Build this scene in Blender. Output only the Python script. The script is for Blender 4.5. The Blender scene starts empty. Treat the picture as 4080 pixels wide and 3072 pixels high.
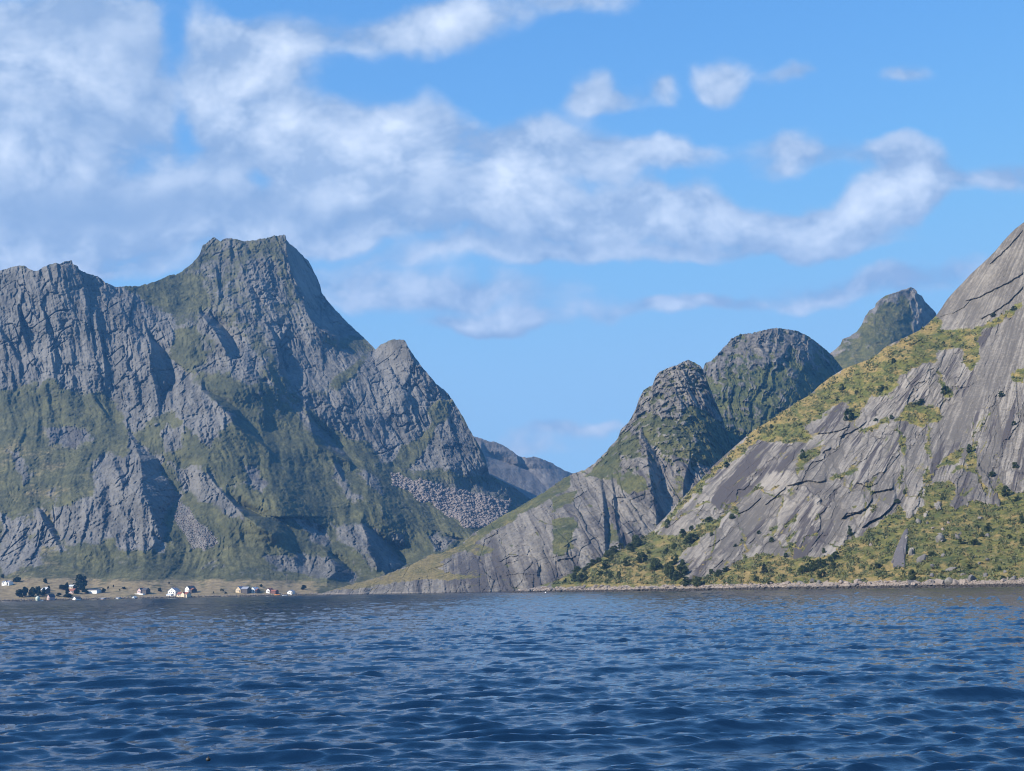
import bpy, bmesh, math, random
import numpy as np
from mathutils import Matrix, Vector

# ------------------------------------------------------------------ camera, sky, sun, exposure
scene = bpy.context.scene
COL = scene.collection
PW, PH, FPX = 2212.0, 1665.5, 3192.0          # photo frame used for measuring, focal length in its pixels
CAM_Z = 3.0
PITCH, ROLL = math.radians(7.8), math.radians(-1.106)
cam_data = bpy.data.cameras.new("camera")
cam = bpy.data.objects.new("camera", cam_data)
COL.objects.link(cam)
cam_data.sensor_fit = 'HORIZONTAL'
cam_data.sensor_width = 36.0
cam_data.lens = 36.0 * FPX / PW
cam_data.clip_start = 0.5
cam_data.clip_end = 60000
CAM_M = Matrix.Rotation(math.pi / 2 + PITCH, 3, 'X') @ Matrix.Rotation(ROLL, 3, 'Z')
cam.matrix_world = Matrix.Translation((0, 0, CAM_Z)) @ CAM_M.to_4x4()
scene.camera = cam

SUN_AZ, SUN_EL = math.radians(61), math.radians(34)   # azimuth measured left of "straight behind the camera"
SUN_DIR = Vector((-math.sin(SUN_AZ) * math.cos(SUN_EL), -math.cos(SUN_AZ) * math.cos(SUN_EL), math.sin(SUN_EL)))
sl = bpy.data.lights.new("sun", 'SUN')
sl.energy = 5.0
sl.angle = math.radians(0.5)
sl.color = (1.0, 0.92, 0.81)
sun = bpy.data.objects.new("sun", sl)
COL.objects.link(sun)
sun.rotation_euler = SUN_DIR.to_track_quat('Z', 'Y').to_euler()

scene.view_settings.view_transform = 'Standard'
scene.view_settings.look = 'None'
scene.view_settings.exposure = 0.8
scene.view_settings.gamma = 1.0
scene.render.engine = 'CYCLES'
scene.cycles.max_bounces = 5
scene.cycles.diffuse_bounces = 2
scene.cycles.glossy_bounces = 3
scene.cycles.transmission_bounces = 2
scene.cycles.volume_bounces = 0
scene.cycles.use_denoising = True
scene.cycles.denoiser = 'OPENIMAGEDENOISE'
scene.cycles.denoising_prefilter = 'ACCURATE'
scene.cycles.pixel_filter_type = 'BLACKMAN_HARRIS'
scene.cycles.filter_width = 1.1
scene.cycles.sample_clamp_indirect = 4.0
scene.cycles.sample_clamp_direct = 0.0

M3 = np.array(CAM_M)
def pix_dir(u, v):
    """direction through photo pixel (u, v), scaled so that its forward (y) part is 1"""
    u = np.asarray(u, float); v = np.asarray(v, float)
    cx = (u - PW / 2) / FPX; cy = -(v - PH / 2) / FPX
    d = np.stack([cx, cy, -np.ones_like(cx)], -1) @ M3.T
    return d / d[..., 1:2]
def at(u, v, Y):
    d = pix_dir(u, v) * np.asarray(Y, float)[..., None]
    d[..., 2] += CAM_Z
    return d
def project(x, y, z):
    p = np.stack([x, y, np.asarray(z) - CAM_Z], -1) @ M3
    return PW / 2 + FPX * p[..., 0] / -p[..., 2], PH / 2 - FPX * p[..., 1] / -p[..., 2]
def v_at_height(u, Y, z):
    """pixel row at which column u meets height z at distance Y"""
    v = np.full_like(np.asarray(u, float), 1270.0)
    for _ in range(4):
        w = at(u, v, Y)[..., 2]
        v = v + (w - z) * FPX / np.asarray(Y, float)
    return v

# zoomed views the shapes were measured in: (x offset, y offset, scale) of the 4080 px photo
CROPS = dict(P=(0, 0, 1 / 1.84448), C3=(0, 900, 1.5143), C4=(700, 900, 1.2818), C5=(2200, 1200, 1.4115), C6=(3000, 900, 1.6657),
             C7=(2000, 1800, 1.0635), V1=(0, 2230, 3.16), V2=(600, 2230, 3.16), R1=(2000, 2050, 3.16), R2=(2650, 2050, 2.9493),
             R3=(3350, 1850, 3.0288), S4=(0, 1700, 2.0109), S5=(900, 1750, 1.58))
def pts(crop, *p):
    ox, oy, s = CROPS[crop]
    a = np.array(p, float).reshape(-1, 2)
    return np.stack([(a[:, 0] / s + ox) / 1.84448, (a[:, 1] / s + oy) / 1.84448], -1)
def scl(crop):
    return 1 / CROPS[crop][2] / 1.84448

# ------------------------------------------------------------------ numpy noise
_rng = np.random.RandomState(7)
_perm = np.concatenate([_rng.permutation(256)] * 3).astype(np.int32)
_g = _rng.normal(size=(256, 3)); _g /= np.linalg.norm(_g, axis=1, keepdims=True)
_gx, _gy, _gz = [np.ascontiguousarray(_g[:, i], np.float32) for i in range(3)]
_a2 = _rng.uniform(0, 6.2832, 256); _g2x = np.cos(_a2).astype(np.float32); _g2y = np.sin(_a2).astype(np.float32)
def perlin(x, y, z=0.0, seed=0):
    f4 = np.float32
    fade = lambda t: t * t * t * (t * (t * 6 - 15) + 10)
    x = np.asarray(x, f4); y = np.asarray(y, f4)
    if np.isscalar(z):
        x, y = np.broadcast_arrays(x, y)
        hz = int(z * 37.7 + seed * 53) & 255
        xf_ = np.floor(x); yf_ = np.floor(y)
        xf = x - xf_; yf = y - yf_
        xi = xf_.astype(np.int32) & 255; yi = yf_.astype(np.int32) & 255
        a, b = fade(xf), fade(yf)
        px0 = _perm[xi + hz]; px1 = _perm[xi + 1 + hz]
        def c2(p, i, j):
            h = _perm[p + yi + j]
            return _g2x[h] * (xf - f4(i)) + _g2y[h] * (yf - f4(j))
        p = c2(px0, 0, 0); p = p + a * (c2(px1, 1, 0) - p)
        q = c2(px0, 0, 1); q = q + a * (c2(px1, 1, 1) - q)
        return (p + b * (q - p)) * f4(1.45)
    z = np.asarray(z, f4) + f4(seed * 17.31)
    x, y, z = np.broadcast_arrays(x, y, z)
    xf_ = np.floor(x); yf_ = np.floor(y); zf_ = np.floor(z)
    xf = x - xf_; yf = y - yf_; zf = z - zf_
    xi = xf_.astype(np.int32) & 255; yi = yf_.astype(np.int32) & 255; zi = zf_.astype(np.int32) & 255
    a, b, c = fade(xf), fade(yf), fade(zf)
    P0 = _perm[xi]; P1 = _perm[xi + 1]
    Q = {(0, 0): _perm[P0 + yi], (1, 0): _perm[P1 + yi], (0, 1): _perm[P0 + yi + 1], (1, 1): _perm[P1 + yi + 1]}
    def corner(i, j, k):
        h = _perm[Q[i, j] + zi + k]
        return _gx[h] * (xf - f4(i)) + _gy[h] * (yf - f4(j)) + _gz[h] * (zf - f4(k))
    def lx(j, k):
        p = corner(0, j, k); return p + a * (corner(1, j, k) - p)
    def ly(k):
        p = lx(0, k); return p + b * (lx(1, k) - p)
    p = ly(0)
    return (p + c * (ly(1) - p)) * f4(1.5)
def fbm(x, y, z=0.0, oct=4, gain=0.5, lac=2.03, seed=0):
    s = 0; a = 1.0; t = 0
    for o in range(oct):
        s = s + a * perlin(x * lac ** o, y * lac ** o, z * lac ** o if not np.isscalar(z) else z, seed + o); t += a; a *= gain
    return s / t
def ridged(x, y, z=0.0, oct=4, gain=0.5, lac=2.03, seed=0):
    s = 0; a = 1.0; t = 0
    for o in range(oct):
        n = 1 - np.abs(perlin(x * lac ** o, y * lac ** o, z * lac ** o if not np.isscalar(z) else z, seed + o)) * 1.6
        s = s + a * n; t += a; a *= gain
    return s / t
def lines(x, y, z=0.0, w=.06, seed=0):
    """thin wandering lines: 1 on the line, 0 away from it"""
    n = perlin(x, y, z, seed) + .35 * perlin(x * 2.7, y * 2.7, z * 2.7, seed + 1)
    return np.exp(-(n / w) ** 2)
def plates(x, y, seed=0):
    """cellular plates: (random value per plate, offset across the plate, closeness to its edge)"""
    xi = np.floor(x).astype(np.int32); yi = np.floor(y).astype(np.int32)
    d1 = np.full(x.shape, 9.0, np.float32); d2 = d1.copy(); r = np.zeros(x.shape, np.float32); ox = r.copy()
    rnd = np.random.RandomState(900 + seed).uniform(0, 1, (3, 256)).astype(np.float32)
    for i in (-1, 0, 1):
        for j in (-1, 0, 1):
            h = _perm[(_perm[(xi + i) & 255] + ((yi + j) & 255) + seed) & 511]
            dx = x - (xi + i + .1 + .8 * rnd[0][h]); dy = y - (yi + j + .1 + .8 * rnd[1][h])
            d = np.sqrt(dx * dx + dy * dy)
            n = d < d1
            d2 = np.where(n, d1, np.minimum(d2, d)); r = np.where(n, rnd[2][h], r); ox = np.where(n, dx, ox); d1 = np.where(n, d, d1)
    return r, ox, sstep(.10, .0, d2 - d1)
def sstep(a, b, x):
    t = np.clip((x - a) / (b - a), 0, 1)
    return t * t * (3 - 2 * t)
def poly_sd(poly, u, v):
    """signed distance to a polygon, positive inside"""
    shp = u.shape; u = u.ravel(); v = v.ravel()
    lo = poly.min(0) - 40; hi = poly.max(0) + 40
    out = np.full(u.shape, -40.0, np.float32)
    sel = np.where((u > lo[0]) & (u < hi[0]) & (v > lo[1]) & (v < hi[1]))[0]
    if len(sel):
        uu = u[sel]; vv = v[sel]
        d2 = np.full(len(sel), 1e9); ins = np.zeros(len(sel), bool)
        n = len(poly)
        for i in range(n):
            ax, ay = poly[i]; bx, by = poly[(i + 1) % n]
            ex, ey = bx - ax, by - ay
            L = ex * ex + ey * ey + 1e-9
            t = np.clip(((uu - ax) * ex + (vv - ay) * ey) / L, 0, 1)
            d2 = np.minimum(d2, (uu - ax - t * ex) ** 2 + (vv - ay - t * ey) ** 2)
            if ay != by:
                ins ^= ((ay > vv) != (by > vv)) & (uu < ax + (vv - ay) * ex / ey)
        d = np.sqrt(d2)
        out[sel] = np.clip(np.where(ins, d, -d), -40, 40)
    return out.reshape(shp)

# ------------------------------------------------------------------ small helpers
def tag(o, label=None, cat=None, group=None, kind=None):
    if label: o['label'] = label
    if cat: o['category'] = cat
    if group: o['group'] = group
    if kind: o['kind'] = kind
    return o
def grid_mesh(name, P, attrs, mat, smooth=True):
    """P: (rows, cols, 3) vertex grid -> mesh object"""
    R, C = P.shape[:2]
    me = bpy.data.meshes.new(name)
    me.vertices.add(R * C)
    me.vertices.foreach_set('co', np.ascontiguousarray(P, np.float32).ravel())
    i = (np.arange(R - 1)[:, None] * C + np.arange(C - 1)[None, :]).ravel()
    q = np.stack([i, i + 1, i + C + 1, i + C], -1).astype(np.int32)
    me.loops.add(q.size); me.loops.foreach_set('vertex_index', q.ravel())
    me.polygons.add(len(q))
    me.polygons.foreach_set('loop_start', np.arange(0, q.size, 4, dtype=np.int32))
    me.polygons.foreach_set('loop_total', np.full(len(q), 4, np.int32))
    me.polygons.foreach_set('use_smooth', np.full(len(q), smooth))
    for k, a in attrs.items():
        at_ = me.attributes.new(k, 'FLOAT', 'POINT')
        at_.data.foreach_set('value', np.ascontiguousarray(a, np.float32).ravel())
    me.materials.append(mat)
    me.update(calc_edges=True)
    o = bpy.data.objects.new(name, me)
    COL.objects.link(o)
    return o
def new_mat(name):
    m = bpy.data.materials.new(name); m.use_nodes = True
    nt = m.node_tree
    b = nt.nodes['Principled BSDF']
    return m, nt, b
class NG:
    """short-hand for building node graphs"""
    def __init__(s, nt): s.nt = nt
    def n(s, t, **k):
        x = s.nt.nodes.new(t)
        for a, b in k.items(): setattr(x, a, b)
        return x
    def set(s, sock, val):
        if hasattr(val, 'is_linked') or isinstance(val, bpy.types.NodeSocket): s.nt.links.new(val, sock)
        else: sock.default_value = val
    def math(s, op, a, b=0.0, c=None, clamp=False):
        x = s.n('ShaderNodeMath', operation=op, use_clamp=clamp)
        s.set(x.inputs[0], a); s.set(x.inputs[1], b)
        if c is not None: s.set(x.inputs[2], c)
        return x.outputs[0]
    def vmath(s, op, a, b=None, scale=None):
        x = s.n('ShaderNodeVectorMath', operation=op)
        s.set(x.inputs[0], a)
        if b is not None: s.set(x.inputs[1], b)
        if scale is not None: s.set(x.inputs['Scale'], scale)
        return x.outputs['Value'] if op in ('LENGTH', 'DOT_PRODUCT', 'DISTANCE') else x.outputs[0]
    def mix(s, f, a, b):
        x = s.n('ShaderNodeMix', data_type='RGBA')
        s.set(x.inputs[0], f); s.set(x.inputs[6], a); s.set(x.inputs[7], b)
        return x.outputs[2]
    def ramp(s, x, a, b, lo=0.0, hi=1.0, smooth=True):
        m = s.n('ShaderNodeMapRange', interpolation_type='SMOOTHSTEP' if smooth else 'LINEAR')
        s.set(m.inputs[0], x); s.set(m.inputs[1], a); s.set(m.inputs[2], b); s.set(m.inputs[3], lo); s.set(m.inputs[4], hi)
        return m.outputs[0]
    def noise(s, vec, scale, detail=4, rough=0.55, dist=0.0):
        x = s.n('ShaderNodeTexNoise')
        s.set(x.inputs['Vector'], vec); s.set(x.inputs['Scale'], scale); s.set(x.inputs['Detail'], detail)
        s.set(x.inputs['Roughness'], rough); s.set(x.inputs['Distortion'], dist)
        return x.outputs['Fac']
    def attr(s, name):
        return s.n('ShaderNodeAttribute', attribute_name=name).outputs['Fac']
def col(*c): return (c[0], c[1], c[2], 1.0)

# ------------------------------------------------------------------ world: Nishita sky with clouds
def build_world():
    w = bpy.data.worlds.new("World"); scene.world = w; w.use_nodes = True
    nt = w.node_tree; nt.nodes.clear(); g = NG(nt)
    sky = g.n('ShaderNodeTexSky', sky_type='NISHITA', sun_disc=False, sun_elevation=SUN_EL,
              sun_rotation=math.pi + SUN_AZ, altitude=0, air_density=1.0, dust_density=0.15, ozone_density=3.0)
    # direction -> plane one unit ahead of the viewer (tangent coordinates)
    d = g.n('ShaderNodeTexCoord').outputs['Generated']
    sep = g.n('ShaderNodeSeparateXYZ'); nt.links.new(d, sep.inputs[0])
    yy = g.math('MAXIMUM', sep.outputs[1], 0.15)
    comb = g.n('ShaderNodeCombineXYZ')
    nt.links.new(g.math('DIVIDE', sep.outputs[0], yy), comb.inputs[0])
    nt.links.new(g.math('DIVIDE', sep.outputs[2], yy), comb.inputs[1])
    p0 = comb.outputs[0]
    # cloud banks: (u, v, half width, half height, weight)
    banks = CLOUDS
    def warp_of(q):
        x = g.n('ShaderNodeTexNoise'); g.set(x.inputs['Vector'], q); g.set(x.inputs['Scale'], 9.0); g.set(x.inputs['Detail'], 4.0)
        return g.vmath('SCALE', g.vmath('SUBTRACT', x.outputs['Color'], (0.5, 0.5, 0.5)), scale=0.07)
    Pw = g.vmath('ADD', p0, warp_of(p0))
    clear = None                                            # chance that no bank covers this direction
    for (u, v, ru, rv, wt) in banks:
        c = pix_dir(u, v)
        mp = g.n('ShaderNodeMapping', vector_type='TEXTURE')
        g.set(mp.inputs['Vector'], Pw)
        mp.inputs['Location'].default_value = (c[0], c[2], 0)
        mp.inputs['Rotation'].default_value = (0, 0, -ROLL)
        mp.inputs['Scale'].default_value = (ru / FPX, rv / FPX, 1)
        e = g.ramp(g.vmath('LENGTH', mp.outputs[0]), 1.7, 0.0, 1.0, 1.0 - wt)
        clear = e if clear is None else g.math('MULTIPLY', clear, e)
    acc = g.math('SUBTRACT', 1.0, clear)
    for (u, v, ru, rv, wt) in GAPS:                         # where the blue shows through between banks
        c = pix_dir(u, v)
        mp = g.n('ShaderNodeMapping', vector_type='TEXTURE')
        g.set(mp.inputs['Vector'], Pw)
        mp.inputs['Location'].default_value = (c[0], c[2], 0); mp.inputs['Rotation'].default_value = (0, 0, -ROLL); mp.inputs['Scale'].default_value = (ru / FPX, rv / FPX, 1)
        acc = g.math('MULTIPLY', acc, g.ramp(g.vmath('LENGTH', mp.outputs[0]), 1.7, 0.0, 1.0, 1.0 - wt))
    body = g.math('SUBTRACT', g.math('MULTIPLY', acc, 1.34), 0.12)
    gain = g.math('ADD', 0.14, g.math('MULTIPLY', acc, 0.46))
    def puffs(q):
        wv = warp_of(q)
        st = g.vmath('MULTIPLY', q, (1.0, 1.3, 1.0))
        n1 = g.noise(g.vmath('ADD', st, g.vmath('SCALE', wv, scale=0.5)), 14.0, 9, 0.54)
        vo = g.n('ShaderNodeTexVoronoi', feature='SMOOTH_F1', voronoi_dimensions='2D')
        g.set(vo.inputs['Vector'], g.vmath('ADD', st, g.vmath('SCALE', wv, scale=0.9)))
        g.set(vo.inputs['Scale'], 22.0); g.set(vo.inputs['Detail'], 3.0); g.set(vo.inputs['Roughness'], 0.55); g.set(vo.inputs['Smoothness'], 0.35)
        puff = g.math('SUBTRACT', 0.55, vo.outputs['Distance'])
        nn = g.math('ADD', g.math('MULTIPLY', g.math('SUBTRACT', n1, 0.5), 2.6), g.math('MULTIPLY', puff, .85))
        return g.math('ADD', body, g.math('MULTIPLY', nn, gain))
    D0 = puffs(p0)
    D1 = puffs(g.vmath('ADD', p0, (-0.013, 0.021, 0)))      # a step towards the sun
    alpha = g.ramp(D0, 0.02, 0.54, 0.0, 0.95)
    veil = g.math('MULTIPLY', g.ramp(acc, 0.05, 0.9, 0.0, 0.5), g.ramp(g.noise(g.vmath('MULTIPLY', Pw, (1.0, 2.2, 1.0)), 11.0, 6, 0.55), 0.3, 0.65))
    alpha = g.math('SUBTRACT', g.math('ADD', alpha, veil), g.math('MULTIPLY', alpha, veil))
    # light that reaches this bit of cloud: less where more cloud lies between it and the sun
    dif = g.math('SUBTRACT', g.math('MAXIMUM', D0, 0.0), g.math('MAXIMUM', D1, 0.0))
    lit = g.math('ADD', 0.30, g.math('MULTIPLY', dif, 1.25), clamp=True)
    thick = g.ramp(D0, 0.15, 1.15, 0.0, 1.0)
    lit2 = g.math('ADD', g.math('MULTIPLY', lit, 0.8), g.math('MULTIPLY', thick, 0.28), clamp=True)
    base = None                                             # thick, shaded undersides
    for (u, v, ru, rv, wt) in BASES:
        c = pix_dir(u, v)
        mp = g.n('ShaderNodeMapping', vector_type='TEXTURE')
        g.set(mp.inputs['Vector'], Pw)
        mp.inputs['Location'].default_value = (c[0], c[2], 0); mp.inputs['Rotation'].default_value = (0, 0, -ROLL); mp.inputs['Scale'].default_value = (ru / FPX, rv / FPX, 1)
        e = g.ramp(g.vmath('LENGTH', mp.outputs[0]), 1.7, 0.0, 1.0, 1.0 - wt)
        base = e if base is None else g.math('MULTIPLY', base, e)
    cc = g.mix(g.math('MULTIPLY', lit2, base), CLOUD_DARK, CLOUD_LIGHT)
    hsv = g.n('ShaderNodeHueSaturation'); hsv.inputs['Saturation'].default_value = SKY_SAT; hsv.inputs['Value'].default_value = 1.0
    gam = g.n('ShaderNodeGamma'); gam.inputs['Gamma'].default_value = 0.72
    nt.links.new(g.vmath('SCALE', sky.outputs[0], scale=.209), gam.inputs['Color'])
    nt.links.new(g.vmath('SCALE', gam.outputs[0], scale=SKY_GAIN / .209), hsv.inputs['Color'])
    front = g.ramp(sep.outputs[1], 0.15, 0.35)
    tint = g.vmath('MULTIPLY', hsv.outputs[0], (1.06, .95, 1.0))
    sx = g.n('ShaderNodeSeparateXYZ'); nt.links.new(tint, sx.inputs[0]); cx = g.n('ShaderNodeCombineXYZ')
    for i, cap in enumerate(SKY_CAP):                       # the low sky stays blue instead of burning out
        nt.links.new(g.math('SMOOTH_MIN', sx.outputs[i], cap, 1.2), cx.inputs[i])
    c = g.mix(g.math('MULTIPLY', alpha, front), cx.outputs[0], cc)
    bg = g.n('ShaderNodeBackground'); bg.inputs['Strength'].default_value = SKY_STRENGTH
    nt.links.new(c, bg.inputs['Color'])
    out = g.n('ShaderNodeOutputWorld'); nt.links.new(bg.outputs[0], out.inputs['Surface'])
    w.cycles.sampling_method = 'MANUAL'; w.cycles.sample_map_resolution = 512
SKY_STRENGTH = 0.12
SKY_SAT = 1.5
SKY_CAP = (1.75, 3.0, 4.5)
SKY_GAIN = 1.02
CLOUD_DARK = col(1.5, 2.2, 3.4)
CLOUD_LIGHT = col(4.25, 4.75, 5.5)
CLOUDS = [(40, 300, 389, 224, 0.85), (110, 70, 389, 106, 0.85), (250, 180, 153, 71, 0.36), (555, 140, 130, 106, 0.9), (500, 230, 142, 106, 0.74), (700, 330, 224, 142, 0.97), (540, 400, 189, 83, 0.74), (900, 350, 177, 142, 0.9), (870, 240, 165, 71, 0.58), (400, 440, 389, 65, 0.85), (130, 450, 354, 59, 0.64), (1130, 430, 224, 130, 0.9), (1350, 465, 170, 60, 0.85), (1420, 420, 70, 40, 0.6), (1540, 420, 70, 50, 0.7), (1580, 470, 170, 55, 0.8), (1790, 480, 150, 50, 0.75), (1960, 400, 120, 75, 0.9), (1900, 440, 120, 50, 0.7), (2170, 410, 110, 40, 0.7), (990, 45, 177, 53, 0.66), (1250, 15, 100, 42, 0.6), (760, 70, 212, 59, 0.53), (1585, 155, 80, 50, 0.68), (1275, 190, 46, 40, 0.6), (1440, 180, 40, 30, 0.7), (1350, 200, 100, 22, 0.5), (1720, 170, 40, 28, 0.5), (1930, 150, 80, 26, 0.5), (1705, 315, 85, 50, 0.65), (1450, 310, 140, 45, 0.6), (1300, 320, 140, 60, 0.55), (1120, 290, 165, 71, 0.64), (1850, 330, 140, 30, 0.45), (1070, 692, 170, 24, 0.82), (950, 635, 330, 40, 0.62), (1880, 610, 270, 40, 0.66), (1480, 650, 300, 22, 0.6), (1240, 940, 150, 18, 0.58), (200, 520, 430, 50, 0.66), (130, 575, 260, 30, 0.66), (1250, 545, 650, 22, 0.6), (820, 500, 260, 38, 0.66), (700, 600, 200, 26, 0.5), (1150, 975, 150, 22, 0.4)]
GAPS = [(378, 50, 40, 80, .75), (392, 250, 32, 110, .6), (565, 385, 55, 38, .65), (760, 165, 110, 55, .6), (1050, 190, 130, 70, .55), (985, 350, 36, 70, .45), (1255, 385, 70, 36, .5), (1700, 405, 100, 36, .5)]
BASES = [(200, 250, 230, 60, .5), (100, 430, 300, 60, .7), (560, 340, 110, 45, .5), (800, 455, 190, 28, .6), (330, 120, 110, 80, .45), (300, 440, 330, 55, .8), (620, 440, 160, 40, .5), (130, 60, 260, 60, .55), (1080, 712, 150, 14, .8), (1250, 530, 600, 20, .4), (450, 330, 90, 60, .45), (230, 350, 80, 70, .3), (1150, 500, 140, 30, .3), (940, 420, 90, 50, .35)]
build_world()
# ------------------------------------------------------------------ terrain material
def terrain_mat(name, rockA, rockB, rockD, grassA, grassB, dry, shore, spec=0.25, fine=0.25, gmix=(0.35, 0.65), speck=0.5, blend=.12):
    m, nt, b = new_mat(name); g = NG(nt)
    pos = g.n('ShaderNodeNewGeometry').outputs['Position']
    n_f = g.noise(pos, fine, 6, 0.62)
    n_m = g.noise(pos, fine * 0.22, 5, 0.6)
    n_b = g.noise(pos, fine * 0.045, 4, 0.55)
    tone = g.math('ADD', g.attr('tone'), g.math('MULTIPLY', g.math('SUBTRACT', n_f, 0.5), 0.9))
    rock = g.mix(g.ramp(tone, 0.1, 0.9), rockA, rockB)
    rock = g.mix(g.ramp(g.math('ADD', g.attr('dark'), g.math('MULTIPLY', g.math('SUBTRACT', n_m, 0.5), 0.7)), 0.3, 0.8), rock, rockD)
    rock = g.mix(g.ramp(g.math('ADD', g.attr('shore'), g.math('MULTIPLY', g.math('SUBTRACT', n_m, 0.5), 0.5)), 0.35, 0.65), rock, shore)
    gr = g.mix(g.ramp(n_m, gmix[0], gmix[1]), grassA, grassB)
    gr = g.mix(g.ramp(g.math('ADD', g.attr('dry'), g.math('MULTIPLY', g.math('SUBTRACT', n_f, 0.5), 0.8)), 0.25, 0.85), gr, dry)
    # mottling of heather, tufts and bare soil
    hs = g.n('ShaderNodeHueSaturation')
    nt.links.new(gr, hs.inputs['Color']); nt.links.new(g.ramp(n_f, 0.25, 0.75, 0.55, 1.4, False), hs.inputs['Value'])
    gr = hs.outputs[0]
    # loose stones lying in the turf
    vo = g.n('ShaderNodeTexVoronoi'); g.set(vo.inputs['Vector'], pos); g.set(vo.inputs['Scale'], fine * 0.55); vo.inputs['Randomness'].default_value = 1
    stone = g.math('MULTIPLY', g.ramp(vo.outputs['Distance'], 0.26, 0.18), g.ramp(n_b, 0.5, 0.62, 0, speck))
    gm = g.ramp(g.math('ADD', g.attr('grass'), g.math('MULTIPLY', g.math('SUBTRACT', n_f, 0.5), 0.75 + blend)), 0.5 - blend, 0.5 + blend)
    gm = g.math('MULTIPLY', gm, g.math('SUBTRACT', 1.0, stone))
    c = g.mix(gm, rock, gr)
    c = g.mix(g.attr('wet'), c, col(.018, .016, .013))
    nt.links.new(c, b.inputs['Base Color'])
    b.inputs['Roughness'].default_value = 0.85
    b.inputs['Specular IOR Level'].default_value = spec
    bp = g.n('ShaderNodeBump'); bp.inputs['Strength'].default_value = 0.55; bp.inputs['Distance'].default_value = 0.5 / fine
    nt.links.new(g.noise(pos, fine * 0.8, 6, 0.6), bp.inputs['Height'])
    nt.links.new(bp.outputs[0], b.inputs['Normal'])
    return m

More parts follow.
